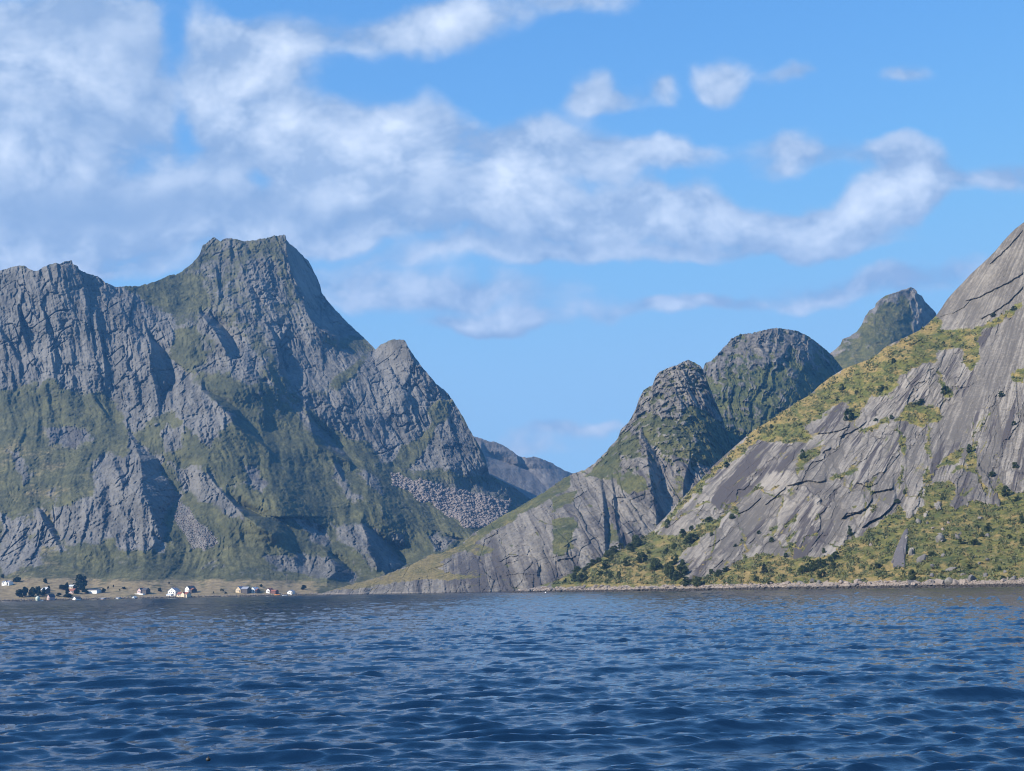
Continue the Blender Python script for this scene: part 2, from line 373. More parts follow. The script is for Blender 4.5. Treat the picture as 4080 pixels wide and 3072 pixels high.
# ------------------------------------------------------------------ relief: a hillside given by its skyline, its foot and distances in between
def lin(p, x):
    return np.interp(x, p[:, 0], p[:, 1])
class Relief:
    def __init__(s, name, u0, u1, du, rows, crest, crestY, footY, ctrl, jag=1.5, foot_z=-1.5, seed=1):
        s.name = name; s.seed = seed
        uu = [u0]
        while uu[-1] < u1: uu.append(uu[-1] + (du if -6 < uu[-1] < PW + 4 else 7.0))
        s.u = np.array(uu)
        crest = crest[np.argsort(crest[:, 0], kind='stable')]
        cv = lin(crest, s.u)
        crestY = np.array(crestY, float); footY = np.array(footY, float)
        fY = lin(footY, s.u)
        fv = v_at_height(s.u, fY, foot_z)
        cv = cv - jag * 2.0 * fbm(s.u / 9.0, 0.0, 3.3, oct=4, gain=.6, seed=seed)
        cv = np.minimum(cv, fv - 2)
        s.cv, s.fv = cv, fv
        t = np.linspace(0, 1, rows)
        s.t = t
        s.U = np.broadcast_to(s.u[None, :], (rows, len(s.u))).copy()
        s.V = fv[None, :] + (cv - fv)[None, :] * t[:, None]
        s.T = np.broadcast_to(t[:, None], s.U.shape).copy()
        # thin plate spline through the distances
        C = [(a, lin(crest, a), b) for a, b in crestY]
        F = [(a, float(v_at_height(np.array([a]), np.array([b]), foot_z)[0]), b) for a, b in footY]
        K = np.array(C + F + list(ctrl), float)
        X = K[:, :2] / 500.0
        def phi(d2): return 0.5 * d2 * np.log(d2 + 1e-12)
        n = len(K)
        A = np.zeros((n + 3, n + 3))
        A[:n, :n] = phi(((X[:, None] - X[None]) ** 2).sum(-1)) + np.eye(n) * 2e-3
        A[:n, n] = 1; A[:n, n + 1:] = X; A[n, :n] = 1; A[n + 1:, :n] = X.T
        w = np.linalg.solve(A, np.concatenate([K[:, 2], [0, 0, 0]]))
        q = 5.0
        gu = np.arange(u0 - 2 * q, s.u[-1] + 3 * q, q); gv = np.arange(cv.min() - 2 * q, fv.max() + 3 * q, q)
        us, vs = np.meshgrid(gu / 500, gv / 500)
        Yc = w[n] + w[n + 1] * us + w[n + 2] * vs
        for i in range(n):
            Yc = Yc + w[i] * phi((us - X[i, 0]) ** 2 + (vs - X[i, 1]) ** 2)
        def samp(a, b):
            i = np.clip((a - gu[0]) / q, 0, len(gu) - 1.001); j = np.clip((b - gv[0]) / q, 0, len(gv) - 1.001)
            i0 = i.astype(int); j0 = j.astype(int); f = i - i0; h = j - j0
            return (Yc[j0, i0] * (1 - f) + Yc[j0, i0 + 1] * f) * (1 - h) + (Yc[j0 + 1, i0] * (1 - f) + Yc[j0 + 1, i0 + 1] * f) * h
        Y = samp(s.U, s.V)
        Y += (fY - Y[0])[None, :] * (1 - s.T) ** 6
        s.Y = Y
        s.base = None
        s.attr = {k: np.zeros(s.U.shape, np.float32) for k in ('grass', 'dark', 'dry', 'shore', 'tone', 'wet')}
    def world(s):
        return at(s.U, s.V, s.Y)
    def freeze(s):
        s.base = s.world()
    def wobble(s, amp=5.0, wl=22.0):
        """ragged offset for outlines of rock and turf patches"""
        s.wu = amp * fbm(s.U / wl, s.V / wl, 1.7, oct=6, gain=.68, seed=s.seed + 40)
        s.wv = amp * fbm(s.U / wl, s.V / wl, 9.1, oct=6, gain=.68, seed=s.seed + 50)
    def mask(s, polys, soft=3.0):
        out = np.zeros(s.U.shape, np.float32)
        for p in polys:
            out = np.maximum(out, sstep(-soft, soft, poly_sd(p, s.U + s.wu, s.V + s.wv)))
        return out
    def cliff(s, L, R, k=2.0, wl=40.0, rough=0.8, sh=0.3, cap=30):
        """a face turned away to the right between two edges; the spur in front of it fades out to the left"""
        L = L[np.argsort(L[:, 1])]; R = R[np.argsort(R[:, 1])]
        v0, v1 = min(L[0, 1], R[0, 1]), max(L[-1, 1], R[-1, 1])
        V = s.V; n = 1.2 * fbm(s.V / 7, s.U / 60, 5.5, oct=3, gain=.65, seed=s.seed + 3) * rough
        eL = np.interp(V, L[:, 1], L[:, 0]) + n * 1.6; eR = np.interp(V, R[:, 1], R[:, 0]) + n
        wd = np.maximum(eR - eL, 0.0)
        # depth of the face along its height, eased so that it neither starts nor ends in a step
        v1d = np.arange(v0 - 60, v1 + 60, 1.0)
        w1 = np.clip(np.interp(v1d, R[:, 1], R[:, 0]) - np.interp(v1d, L[:, 1], L[:, 0]), 0, cap) * ((v1d > v0 - 4) & (v1d < v1 + 4))
        sg = float(np.clip(.13 * (v1 - v0), 5, 20)); kk = np.exp(-.5 * (np.arange(-50, 51) / sg) ** 2); kk /= kk.sum()
        w1 = np.convolve(w1, kk, 'same')
        px = s.Y / FPX
        A = 1.2 * k * np.interp(V, v1d, w1) * px
        fade = (V > v0 - 50) & (V < v1 + 50)
        w_ = np.minimum(np.maximum(wl, 1.3 * A / px), max(wl, .55 * (v1 - v0)))
        t = np.clip((s.U - eL) / np.maximum(wd, 0.5), 0, 1)
        off = np.where(s.U < eL, -sh * A * np.exp(-np.clip(eL - s.U, 0, 1e4) / w_), np.where(t < 1, A * (t - sh), (1 - sh) * A * np.exp(-np.clip(s.U - eR, 0, 1e4) / w_)))
        s.Y = s.Y + np.where(fade > 0, off, 0)
    def ledge(s, E, A, h=10.0, w=1.2, rough=1.0):
        """an overhanging lower edge of a sheet of rock: the sheet stands A metres proud above the line"""
        E = E[np.argsort(E[:, 0])]
        n = rough * fbm(s.U / 8, 0.3, 2.2, oct=3, gain=.6, seed=s.seed + 8)
        e = np.interp(s.U, E[:, 0], E[:, 1]) + n * 2
        f = sstep(E[0, 0], E[0, 0] + 6, s.U) * sstep(E[-1, 0], E[-1, 0] - 6, s.U)
        d = e - s.V
        off = np.where(d > 0, np.exp(-d / h), np.clip(1 + d / w, 0, 1))
        s.Y = s.Y - A * f * off
    def push(s, dY):
        s.Y = s.Y + dY * sstep(0.0, 0.02, s.T)
    def build(s, mat, back=(1.0, 500.0)):
        s.todo = (mat, back)
    def finish(s, nb=10):
        mat, back = s.todo
        P = at(s.U, s.V, s.Y)
        top = P[-1]; rows = []
        zc = top[:, 2]
        for i in range(1, nb + 1):
            f = (i / nb)
            Y = top[:, 1] + back[1] * f ** 1.3
            z = zc * (1 - f) - 3 * f
            z = z + 0.03 * zc * fbm(s.u / 30, i * 1.7, 0.5, oct=2, seed=s.seed + 77) * (1 - f)
            rows.append(np.stack([top[:, 0] / top[:, 1] * Y, Y, z], -1))
        Pa = np.concatenate([P] + [r[None] for r in rows], 0)
        at_ = {k: np.concatenate([a] + [a[-1:]] * nb, 0) for k, a in s.attr.items()}
        s.P = P
        o = grid_mesh(s.name, Pa, at_, mat)
        tag(o, kind='structure')
        s.obj = o
        return o
    def ground(s, u, v):
        """point of the finished hillside seen at photo pixel (u, v)"""
        j = int(np.argmin(np.abs(s.u - u)))
        t = np.clip((v - s.fv[j]) / (s.cv[j] - s.fv[j]), 0, 1)
        i = t * (len(s.t) - 1); i0 = int(min(i, len(s.t) - 2)); f = i - i0
        p = s.P[i0, j] * (1 - f) + s.P[i0 + 1, j] * f
        return Vector(p)

# ================================================================== far ridge beyond the pass
def build_far_ridge():
    crest = np.concatenate([pts('P', 880, 1010, 960, 965), pts('C4', 1500, 1068, 1525, 1076, 1560, 1085, 1600, 1100, 1640, 1105, 1680, 1125, 1720, 1150, 1752, 1178, 1800, 1184, 1830, 1177,
                 1870, 1190, 1920, 1210, 1960, 1235, 2000, 1255, 2040, 1267), pts('P', 1290, 1040, 1350, 1075)])
    r = Relief('far_ridge', 900, 1330, 1.2, 190, crest, [(880, 2450), (1000, 2450), (1100, 2480), (1250, 2560), (1340, 2600)],
               [(880, 2200), (1100, 2240), (1340, 2300)], [(1050, 1080, 2330), (1200, 1080, 2380)], jag=1.3, seed=11)
    r.cliff(pts('C4', 1560, 1150, 1580, 1190, 1600, 1260, 1620, 1320, 1660, 1400), pts('C4', 1575, 1150, 1640, 1190, 1700, 1215, 1790, 1240, 1850, 1290, 1893, 1340, 1893, 1400), k=1.9, wl=30)  # face shaped in to stand for the second peak's cast shadow
    r.cliff(pts('C4', 1745, 1180, 1750, 1230), pts('C4', 1762, 1180, 1765, 1225), k=2.2, wl=14)
    r.freeze(); B = r.base
    r.push(6 * ridged(B[..., 0] / 40, B[..., 2] / 60, B[..., 1] / 80, oct=5, gain=.55, seed=12) - 4)
    r.wobble(6, 16)
    r.attr['grass'] = 0.55 * sstep(1060, 1120, r.V) + 0.15 + .3 * fbm(r.U / 30, r.V / 20, oct=3, seed=13)
    r.attr['tone'] = .5 + .5 * fbm(B[..., 0] / 14, B[..., 2] / 40, oct=4, seed=14)
    r.build(M_FAR)
    return r

# ================================================================== the big massif on the left: summit, shoulder, lower slopes, village shelf
def build_massif():
    crest = np.concatenate([pts('P', -420, 640, -260, 590, -120, 612),
        pts('C3', 0, 270, 40, 258, 90, 243, 145, 238, 180, 262, 218, 275, 250, 255, 300, 232, 340, 222, 352, 230, 372, 222, 395, 215, 420, 208, 434, 208, 440, 232, 470, 240, 475, 262, 520, 285, 560, 295, 600, 310, 630, 338,
            680, 360, 710, 370, 760, 362, 830, 365, 880, 352, 940, 335, 985, 315, 1020, 298, 1050, 291, 1058, 296, 1090, 280, 1130, 250, 1160, 225, 1195, 185, 1210, 160, 1222, 120, 1255, 95, 1285, 70, 1300, 72, 1330, 95, 1345, 80, 1370, 74,
            1430, 80, 1470, 92, 1530, 88, 1570, 78, 1620, 72, 1655, 58, 1695, 58, 1712, 52, 1722, 58, 1728, 85, 1750, 108, 1790, 140, 1830, 185, 1860, 210, 1880, 245, 1895, 280, 1915, 315, 1930, 350),
        pts('C4', 735, 300, 745, 340, 790, 400, 850, 465, 900, 515, 950, 560, 1000, 610, 1020, 632, 1040, 612, 1075, 592, 1100, 582, 1150, 580, 1172, 585, 1185, 615, 1215, 660, 1250, 710, 1300, 770, 1335, 810, 1385, 850, 1415, 890, 1440, 930,
            1470, 980, 1495, 1030, 1525, 1080, 1560, 1140, 1580, 1185, 1592, 1230, 1604, 1272, 1660, 1300, 1720, 1330, 1770, 1365, 1812, 1394, 1870, 1450, 1900, 1500),
        pts('P', 1230, 1180, 1300, 1230)])
    crestY = [(-420, 1840), (0, 1800), (150, 1800), (255, 1850), (340, 1920), (420, 2000), (520, 2060), (612, 2090), (690, 2120), (740, 2125), (808, 2130), (850, 2040), (880, 2035), (950, 2025), (1010, 2005), (1050, 1990), (1060, 1985),
              (1100, 1990), (1140, 2030), (1180, 1960), (1300, 1700)]
    footY = [(-420, 1170), (0, 1230), (200, 1250), (420, 1275), (640, 1300), (760, 1340), (900, 1400), (1100, 1450), (1300, 1480)]
    ctrl = [(-300, 1250, 1330), (0, 1252, 1390), (200, 1250, 1400), (420, 1256, 1400), (640, 1262, 1410), (800, 1260, 1450),
            (-300, 1050, 1500), (0, 1080, 1510), (-300, 880, 1670), (0, 880, 1680), (120, 840, 1710), (230, 850, 1720), (300, 900, 1690), (0, 700, 1750), (150, 680, 1760), (300, 740, 1780), (270, 660, 1810), (400, 780, 1800),
            (420, 900, 1710), (300, 1020, 1560), (370, 1150, 1480), (200, 1180, 1440), (500, 1000, 1660), (450, 1120, 1530), (600, 1120, 1570), (560, 1200, 1470), (700, 1220, 1470),
            (420, 660, 1920), (500, 620, 1990), (600, 640, 2030), (480, 760, 1850), (560, 800, 1850), (640, 720, 1995), (700, 780, 1985), (650, 870, 1880), (720, 700, 2045), (620, 950, 1800), (720, 950, 1860), (700, 1080, 1720),
            (800, 1060, 1780), (830, 1170, 1610), (900, 1190, 1600), (860, 1000, 1920), (870, 850, 1990), (800, 850, 1980), (780, 790, 2010), (930, 900, 1985), (960, 1000, 1930), (1040, 1010, 1955), (900, 1060, 1850), (1000, 1060, 1920), (1000, 1120, 1780),
            (1100, 1080, 1960), (1100, 1130, 1830)]
    dY = lambda u: float(np.interp(u, [-420, 0, 300, 480, 800, 1140, 1300], [70, 60, 35, -50, -120, -130, -60]))
    crestY = [(u, y + dY(u)) for u, y in crestY]
    ctrl = [(u, v, y + dY(u) * float(sstep(1235, 1060, v))) for u, v, y in ctrl]
    r = Relief('mountain_massif', -420, 1240, 1.25, 560, crest, crestY, footY, ctrl, jag=1.7, seed=21)
    c = r.cliff
    # summit's face turned away from the sun
    c(pts('C3', 1716, 40, 1722, 60, 1730, 130, 1735, 200, 1760, 280, 1790, 350, 1832, 430, 1842, 500, 1872, 560, 1922, 620, 1990, 655, 2030, 668), pts('C3', 1735, 40, 1760, 70, 1800, 140, 1868, 210, 1900, 280, 1925, 360, 1935, 420, 1962, 520, 1995, 590, 2045, 650, 2045, 668), k=3.5, wl=70, sh=.15, cap=90)
    c(pts('C3', 870, 600, 900, 680, 915, 740, 905, 800, 905, 880, 930, 960, 950, 1050, 958, 1112), pts('C3', 882, 600, 915, 680, 985, 745, 1000, 800, 1032, 840, 1046, 900, 1046, 960, 1000, 1000, 965, 1112), k=2.4, wl=60)
    c(pts('C3', 1000, 960, 1015, 1000, 1030, 1085), pts('C3', 1010, 960, 1045, 1000, 1042, 1085), k=2.2, wl=8)
    c(pts('C3', 505, 400, 520, 460, 535, 490), pts('C3', 515, 400, 532, 460, 540, 490), k=2.6, wl=30)
    c(pts('C3', 578, 565, 598, 650, 618, 750, 630, 850, 632, 930, 636, 1005), pts('C3', 598, 565, 616, 650, 632, 750, 642, 850, 644, 930, 645, 1005), k=2.8, wl=50)
    c(pts('C3', 105, 530, 128, 600, 148, 690, 165, 745), pts('C3', 130, 530, 150, 600, 168, 700, 180, 745), k=2.2, wl=40)
    c(pts('C3', 0, 640, 60, 720, 120, 830), pts('C3', 12, 640, 75, 720, 130, 830), k=2.0, wl=30)
    c(pts('C3', 330, 680, 332, 780, 334, 890), pts('C3', 340, 680, 342, 780, 343, 890), k=2.2, wl=40)
    c(pts('C3', 1300, 250, 1310, 330, 1320, 400), pts('C3', 1312, 250, 1328, 330, 1332, 400), k=2.0, wl=30)
    c(pts('C3', 1385, 100, 1390, 200), pts('C3', 1398, 100, 1405, 200), k=1.6, wl=25)
    c(pts('C3', 1540, 450, 1560, 530), pts('C3', 1550, 450, 1575, 530), k=2.0, wl=25)
    c(pts('C3', 1200, 522, 1240, 572, 1300, 642, 1330, 700, 1362, 752), pts('C3', 1216, 522, 1290, 560, 1352, 610, 1402, 680, 1425, 745), k=3.4, wl=40, sh=.4)
    c(pts('C3', 1630, 600, 1680, 770, 1690, 870, 1720, 950, 1735, 1003), pts('C3', 1640, 600, 1690, 750, 1722, 840, 1737, 930, 1742, 1003), k=3.4, wl=40)
    c(pts('C3', 1215, 990, 1290, 1050, 1335, 1100, 1392, 1150, 1402, 1200, 1470, 1250, 1540, 1290, 1625, 1352), pts('C3', 1235, 988, 1310, 1020, 1405, 1080, 1447, 1112, 1447, 1150, 1500, 1190, 1545, 1232, 1572, 1290, 1632, 1350), k=2.7, wl=40, sh=.35)
    c(pts('C3', 1845, 1105, 1870, 1180, 1885, 1262, 1905, 1320, 1965, 1350, 2040, 1392, 2112, 1422), pts('C3', 1852, 1105, 1905, 1180, 1962, 1240, 2012, 1290, 2062, 1340, 2120, 1415), k=2.7, wl=40, sh=.35)
    c(pts('C3', 2010, 1430, 2040, 1490, 2065, 1530), pts('C3', 2025, 1430, 2060, 1480, 2075, 1530), k=2.4, wl=30)
    c(pts('C3', 570, 1045, 610, 1100, 640, 1140), pts('C3', 585, 1045, 630, 1100, 655, 1140), k=2.2, wl=30)
    c(pts('S4', 1030, 55, 1080, 140, 1110, 230, 1128, 280, 1132, 350, 1142, 430, 1145, 520, 1172, 600, 1205, 680, 1242, 760, 1272, 850, 1290, 892), pts('S4', 1050, 55, 1130, 140, 1192, 210, 1272, 255, 1292, 350, 1382, 430, 1434, 550, 1392, 640, 1352, 690, 1332, 770, 1322, 850, 1312, 892), k=2.3, wl=110, sh=.3, cap=70)
    c(pts('S4', 300, 652, 350, 760, 400, 850, 440, 920, 485, 978), pts('S4', 325, 652, 392, 740, 442, 810, 472, 870, 497, 975), k=2.2, wl=40)
    c(pts('S4', 1000, 880, 1010, 940, 1020, 1003), pts('S4', 1030, 880, 1040, 940, 1035, 1003), k=2.0, wl=30)
    c(pts('S4', 1140, 870, 1150, 930, 1150, 1000), pts('S4', 1170, 870, 1180, 930, 1175, 1000), k=2.0, wl=20)
    c(pts('S4', 1215, 868, 1235, 930, 1215, 1003), pts('S4', 1235, 868, 1292, 915, 1288, 960, 1240, 1003), k=2.0, wl=30)
    c(pts('S4', 920, 300, 960, 420, 985, 470), pts('S4', 950, 300, 990, 360, 1030, 470), k=2.0, wl=40)
    c(pts('S4', 830, 510, 800, 600, 780, 650), pts('S4', 850, 510, 840, 600, 800, 650), k=1.6, wl=40)
    c(pts('S4', 1655, 360, 1705, 440, 1752, 500, 1850, 600, 1950, 690), pts('S4', 1675, 355, 1722, 430, 1765, 490, 1870, 590, 1995, 682), k=2.7, wl=45, sh=.35)
    c(pts('S5', 0, 352, 60, 425, 120, 485, 200, 545, 290, 600), pts('S5', 20, 352, 105, 418, 240, 488, 335, 492, 400, 560, 445, 612), k=3.6, wl=40, sh=.4)
    c(pts('S5', 480, 520, 500, 570, 560, 630), pts('S5', 500, 520, 560, 570, 600, 630), k=1.8, wl=40)
    c(pts('S5', 555, 560, 580, 610, 650, 680), pts('S5', 580, 560, 630, 610, 665, 660), k=1.8, wl=20)
    c(pts('S5', 850, 528, 890, 620, 892, 700, 942, 780, 1002, 846), pts('S5', 875, 532, 952, 600, 1052, 680, 1135, 786, 1040, 842), k=2.8, wl=70, sh=.35, cap=60)
    c(pts('S5', 430, 780, 450, 830), pts('S5', 490, 750, 520, 830), k=1.6, wl=30)
    c(pts('S5', 640, 735, 685, 800, 690, 840, 635, 882), pts('S5', 665, 722, 740, 775, 812, 842, 802, 892), k=3.4, wl=60, sh=.4)
    c(pts('S5', 940, 760, 950, 820), pts('S5', 965, 760, 970, 820), k=2.4, wl=25)
    c(pts('S5', 700, 160, 720, 210, 745, 250), pts('S5', 715, 160, 738, 210, 750, 250), k=2.0, wl=20)
    c(pts('S5', 1265, 600, 1290, 650, 1320, 690), pts('S5', 1275, 595, 1310, 650, 1345, 690), k=2.0, wl=20)
    c(pts('S5', 1360, 610, 1400, 650, 1420, 680), pts('S5', 1400, 610, 1480, 640, 1440, 685), k=1.5, wl=20)
    c(pts('C4', 1175, 585, 1190, 640, 1230, 720), pts('C4', 1186, 585, 1215, 650, 1250, 720), k=1.7, wl=30)
    c(pts('S5', 1560, 0, 1600, 90, 1640, 180, 1655, 235), pts('S5', 1590, 0, 1640, 90, 1672, 180, 1682, 240), k=1.5, wl=60)
    r.freeze(); B = r.base
    X, Yb, Z = B[..., 0], B[..., 1], B[..., 2]
    r.wobble(17, 34)
    rock = r.mask([pts('C3', -900, 100, 0, 250, 430, 190, 600, 290, 700, 360, 820, 400, 900, 480, 1050, 540, 1050, 640, 1020, 780, 1100, 850, 1200, 950, 1300, 1060, 1400, 1150, 1390, 1200, 1300, 1270, 1260, 1310, 1200, 1270, 1110, 1190, 1060, 1130,
                       950, 1150, 850, 1240, 760, 1220, 690, 1080, 640, 1010, 560, 1030, 400, 960, 340, 920, 230, 930, 120, 980, -900, 1000),
                   pts('C3', 1370, 740, 1450, 680, 1530, 760, 1600, 800, 1560, 900, 1470, 960, 1400, 900), pts('C3', 1200, 520, 1300, 560, 1430, 700, 1380, 770, 1240, 620),
                   pts('C3', 1230, 790, 1340, 760, 1370, 850, 1280, 890), pts('C3', 1480, 220, 1640, 200, 1740, 400, 1620, 500, 1520, 420), pts('C3', 1700, 20, 1960, 20, 2160, 640, 2050, 680, 1900, 640, 1800, 440),
                   pts('C4', 480, 450, 620, 520, 760, 600, 870, 640, 940, 690, 850, 770, 760, 830, 700, 860, 640, 890, 590, 830, 560, 760, 500, 640, 450, 520),
                   pts('C4', 1040, 600, 1180, 570, 1400, 850, 1540, 1100, 1620, 1290, 1450, 1262, 1300, 1240, 1180, 1245, 1060, 1210, 950, 1100, 850, 1080, 740, 1000, 640, 890, 620, 850, 760, 860, 880, 790, 980, 690),
                   pts('C4', 560, 880, 660, 940, 760, 1060, 900, 1180, 820, 1150, 690, 1060),
                   pts('S4', 850, 200, 1000, 240, 1060, 60, 1130, 140, 1280, 260, 1300, 350, 1440, 550, 1320, 700, 1330, 860, 1300, 985, 1150, 1003, 950, 985, 900, 900, 720, 940, 500, 930, 370, 680, 600, 620, 740, 560, 760, 380, 700, 320),
                   pts('S4', 1350, 280, 1450, 330, 1650, 350, 1740, 480, 1950, 660, 2010, 800, 1880, 740, 1700, 620, 1560, 560, 1440, 440), pts('S4', 1950, 290, 2060, 300, 2150, 470, 2090, 510, 1980, 440), pts('S4', 330, 0, 690, 0, 740, 110, 600, 160, 400, 140),
                   pts('S4', 1280, 60, 1330, 230, 1450, 150, 1460, 10, 1350, 10), pts('S4', 60, 180, 150, 190, 250, 370, 210, 470, 110, 300), pts('S4', 280, 640, 340, 640, 500, 990, 300, 940, 220, 820),
                   pts('S4', 0, 700, 180, 800, 300, 930, 330, 1080, 150, 1160, 0, 1160), pts('S4', 390, 520, 440, 500, 440, 560, 390, 560),
                   pts('S5', 670, 540, 860, 530, 1000, 640, 1140, 790, 1000, 850, 820, 690, 700, 620), pts('S5', 230, 735, 500, 720, 640, 730, 820, 850, 800, 895, 620, 890, 480, 850, 380, 830, 270, 800), pts('S5', 1040, 590, 1130, 570, 1140, 680, 1070, 690),
                   pts('S5', 1270, 600, 1480, 630, 1430, 690, 1320, 700), pts('S5', 820, 180, 920, 220, 1030, 365, 980, 345, 900, 280), pts('S5', 440, 500, 640, 580, 680, 680, 560, 650), pts('S5', 850, 700, 970, 760, 960, 830, 880, 800),
                   pts('S5', 670, 150, 730, 180, 750, 260, 690, 240), pts('S5', 700, 250, 900, 380, 930, 410, 800, 380, 720, 300)], soft=15)
    turf = r.mask([pts('C4', 1150, 1140, 1240, 1080, 1310, 1000, 1280, 930, 1350, 890, 1420, 890, 1400, 960, 1330, 1030, 1290, 1130, 1180, 1240, 1100, 1230), pts('C4', 790, 800, 880, 740, 920, 690, 960, 700, 900, 770, 830, 840),
                   pts('C3', 1050, 640, 1180, 600, 1220, 780, 1230, 830, 1100, 860, 1030, 790), pts('C3', 880, 380, 1100, 300, 1200, 300, 1280, 480, 1080, 520, 980, 470)], soft=4)
    big = fbm(X / 90, Z / 70, Yb / 130, oct=4, gain=.55, seed=22)
    crag = ridged(X / 30, Z / 34, Yb / 55, oct=4, gain=.55, seed=23)
    upper = sstep(950, 700, r.V)
    mott = fbm(X / 22, Z / 20, Yb / 30, oct=5, gain=.62, seed=33)
    rk = np.clip(rock * 1.15 - .16 + 1.0 * mott * (.45 + .55 * (1 - np.abs(2 * rock - 1))) - 0.9 * turf + (.6 * upper) * sstep(340, 420, r.U) * (1 - rock) + 1.9 * np.maximum(crag - 0.70, 0) * (1 - turf) * (.4 + 1.2 * sstep(-.3, .3, big)) + 0.25 * big, 0, 1)
    shelf = sstep(1243, 1262, r.V) * sstep(760, 640, r.U)
    rk *= 1 - shelf
    rk = np.maximum(rk, .62 * sstep(1002, 1060, r.V) * sstep(880, 960, r.U) * sstep(1160, 1040, r.V))
    # relief of the rock: fluted walls, ledges and blocks
    tilt = X + 0.35 * Z
    smooth = 1 - .6 * r.mask([pts('C4', 900, 780, 1000, 720, 1090, 700, 1200, 780, 1330, 950, 1180, 1130, 1100, 1180, 960, 1080, 850, 1000, 760, 900), pts('C4', 560, 480, 760, 620, 860, 680, 800, 780, 700, 840, 600, 760)], soft=10)
    flute = ridged(tilt / 21, Z / 150, Yb / 90, oct=5, gain=.58, seed=24)
    wall = sstep(450, 330, r.U) * sstep(860, 800, r.V)
    block = ridged((X + .45 * Z) / 30, (Z - .2 * X) / 42, Yb / 60, oct=6, gain=.6, seed=25)
    fine_ = ridged(X / 7, Z / 8, Yb / 13, oct=3, gain=.55, seed=26)
    spur = fbm((X + 0.55 * (Z - 100)) / 60, Z / 160, oct=3, seed=27)
    r.push(-(.25 + .75 * rk) * ((13 * wall + 7 * (1 - wall)) * (flute - .6) + 9.5 * (block - .6) * (1 - .8 * wall) * smooth + (4.5 - 2.2 * wall) * smooth * (fine_ - .6)))
    r.push(-(1 - rk) * (1 - shelf) * (13 * spur + 3.6 * (crag - .6) + 1.3 * fine_))
    wx = X + .45 * Z + 14 * fbm(X / 70, Z / 70, oct=3, seed=34)
    gul = .6 * ridged(wx / 62, Z / 210, oct=2, seed=35) + .4 * ridged(wx / 27, Z / 120, oct=3, gain=.6, seed=36)
    r.push(16 * (gul - .62) * (1 - shelf) * (1 - .5 * wall))
    ck = np.maximum(lines(tilt / 30, Z / 85, w=.035, seed=37), lines((X - .7 * Z) / 34, (Z + .6 * X) / 80, w=.03, seed=38)) * sstep(-.1, .3, fbm(X / 45, Z / 45, oct=2, seed=39))
    q1, x1, f1 = plates(tilt / 24 + 60 + .3 * mott, Z / 55 + 30 + .3 * mott, 4)
    r.push(-rk * (5.0 * (q1 - .5 + .55 * x1) - 2.0 * f1))
    ck2 = lines(X / 13, Z / 16, Yb / 20, w=.05, seed=40)
    r.push(rk * (6.5 * ck + 1.3 * ck2))
    r.push(-9 * big * (1 - shelf))
    r.push(-shelf * 2.5 * fbm(X / 25, Z / 3, oct=3, seed=28))
    r.attr['grass'] = 1 - rk
    r.attr['tone'] = np.clip(.5 + .55 * fbm(tilt / 12, Z / 60, Yb / 60, oct=5, gain=.6, seed=29) + .3 * big, 0, 1)
    r.attr['dark'] = sstep(.0, .5, fbm(X / 55, Z / 40, oct=3, seed=30)) * .45 + .5 * r.mask([pts('S4', 330, 0, 690, 0, 740, 110, 600, 160, 400, 140), pts('C4', 1020, 960, 1080, 950, 1120, 990, 1090, 1040, 1020, 1030), pts('S4', 1950, 290, 2060, 300, 2150, 470, 2090, 510, 1980, 440)], soft=4)
    r.attr['dry'] = np.clip(shelf * (.70 + .7 * fbm(r.U / 40, r.V / 6, oct=4, gain=.6, seed=31)) + .22 * sstep(900, 980, r.V) * sstep(330, 100, r.U) + .5 * fbm(r.U / 60, r.V / 30, oct=4, gain=.6, seed=32) + .08, 0, 1)
    zz = r.base[..., 2]
    r.attr['shore'] = sstep(1.6, .8, zz) * sstep(760, 640, r.U)
    r.attr['wet'] = .7 * sstep(.55, .25, zz)
    scr = r.mask([pts('S4', 1420, 590, 1500, 640, 1640, 800, 1780, 930, 1640, 990, 1540, 960, 1470, 850, 1400, 720), pts('S5', 1030, 215, 1110, 225, 1200, 250, 1300, 285, 1450, 315, 1600, 345, 1720, 380, 1790, 400, 1760, 480, 1690, 540, 1600, 570, 1510, 570, 1480, 520, 1400, 470, 1320, 420, 1240, 390, 1170, 350, 1060, 290)], soft=3)
    r.scree = scr
    r.attr['grass'] = r.attr['grass'] * (1 - .85 * scr)
    r.attr['shore'] = np.maximum(r.attr['shore'], .42 * scr)
    r.build(M_MASSIF, back=(1, 900))
    return r

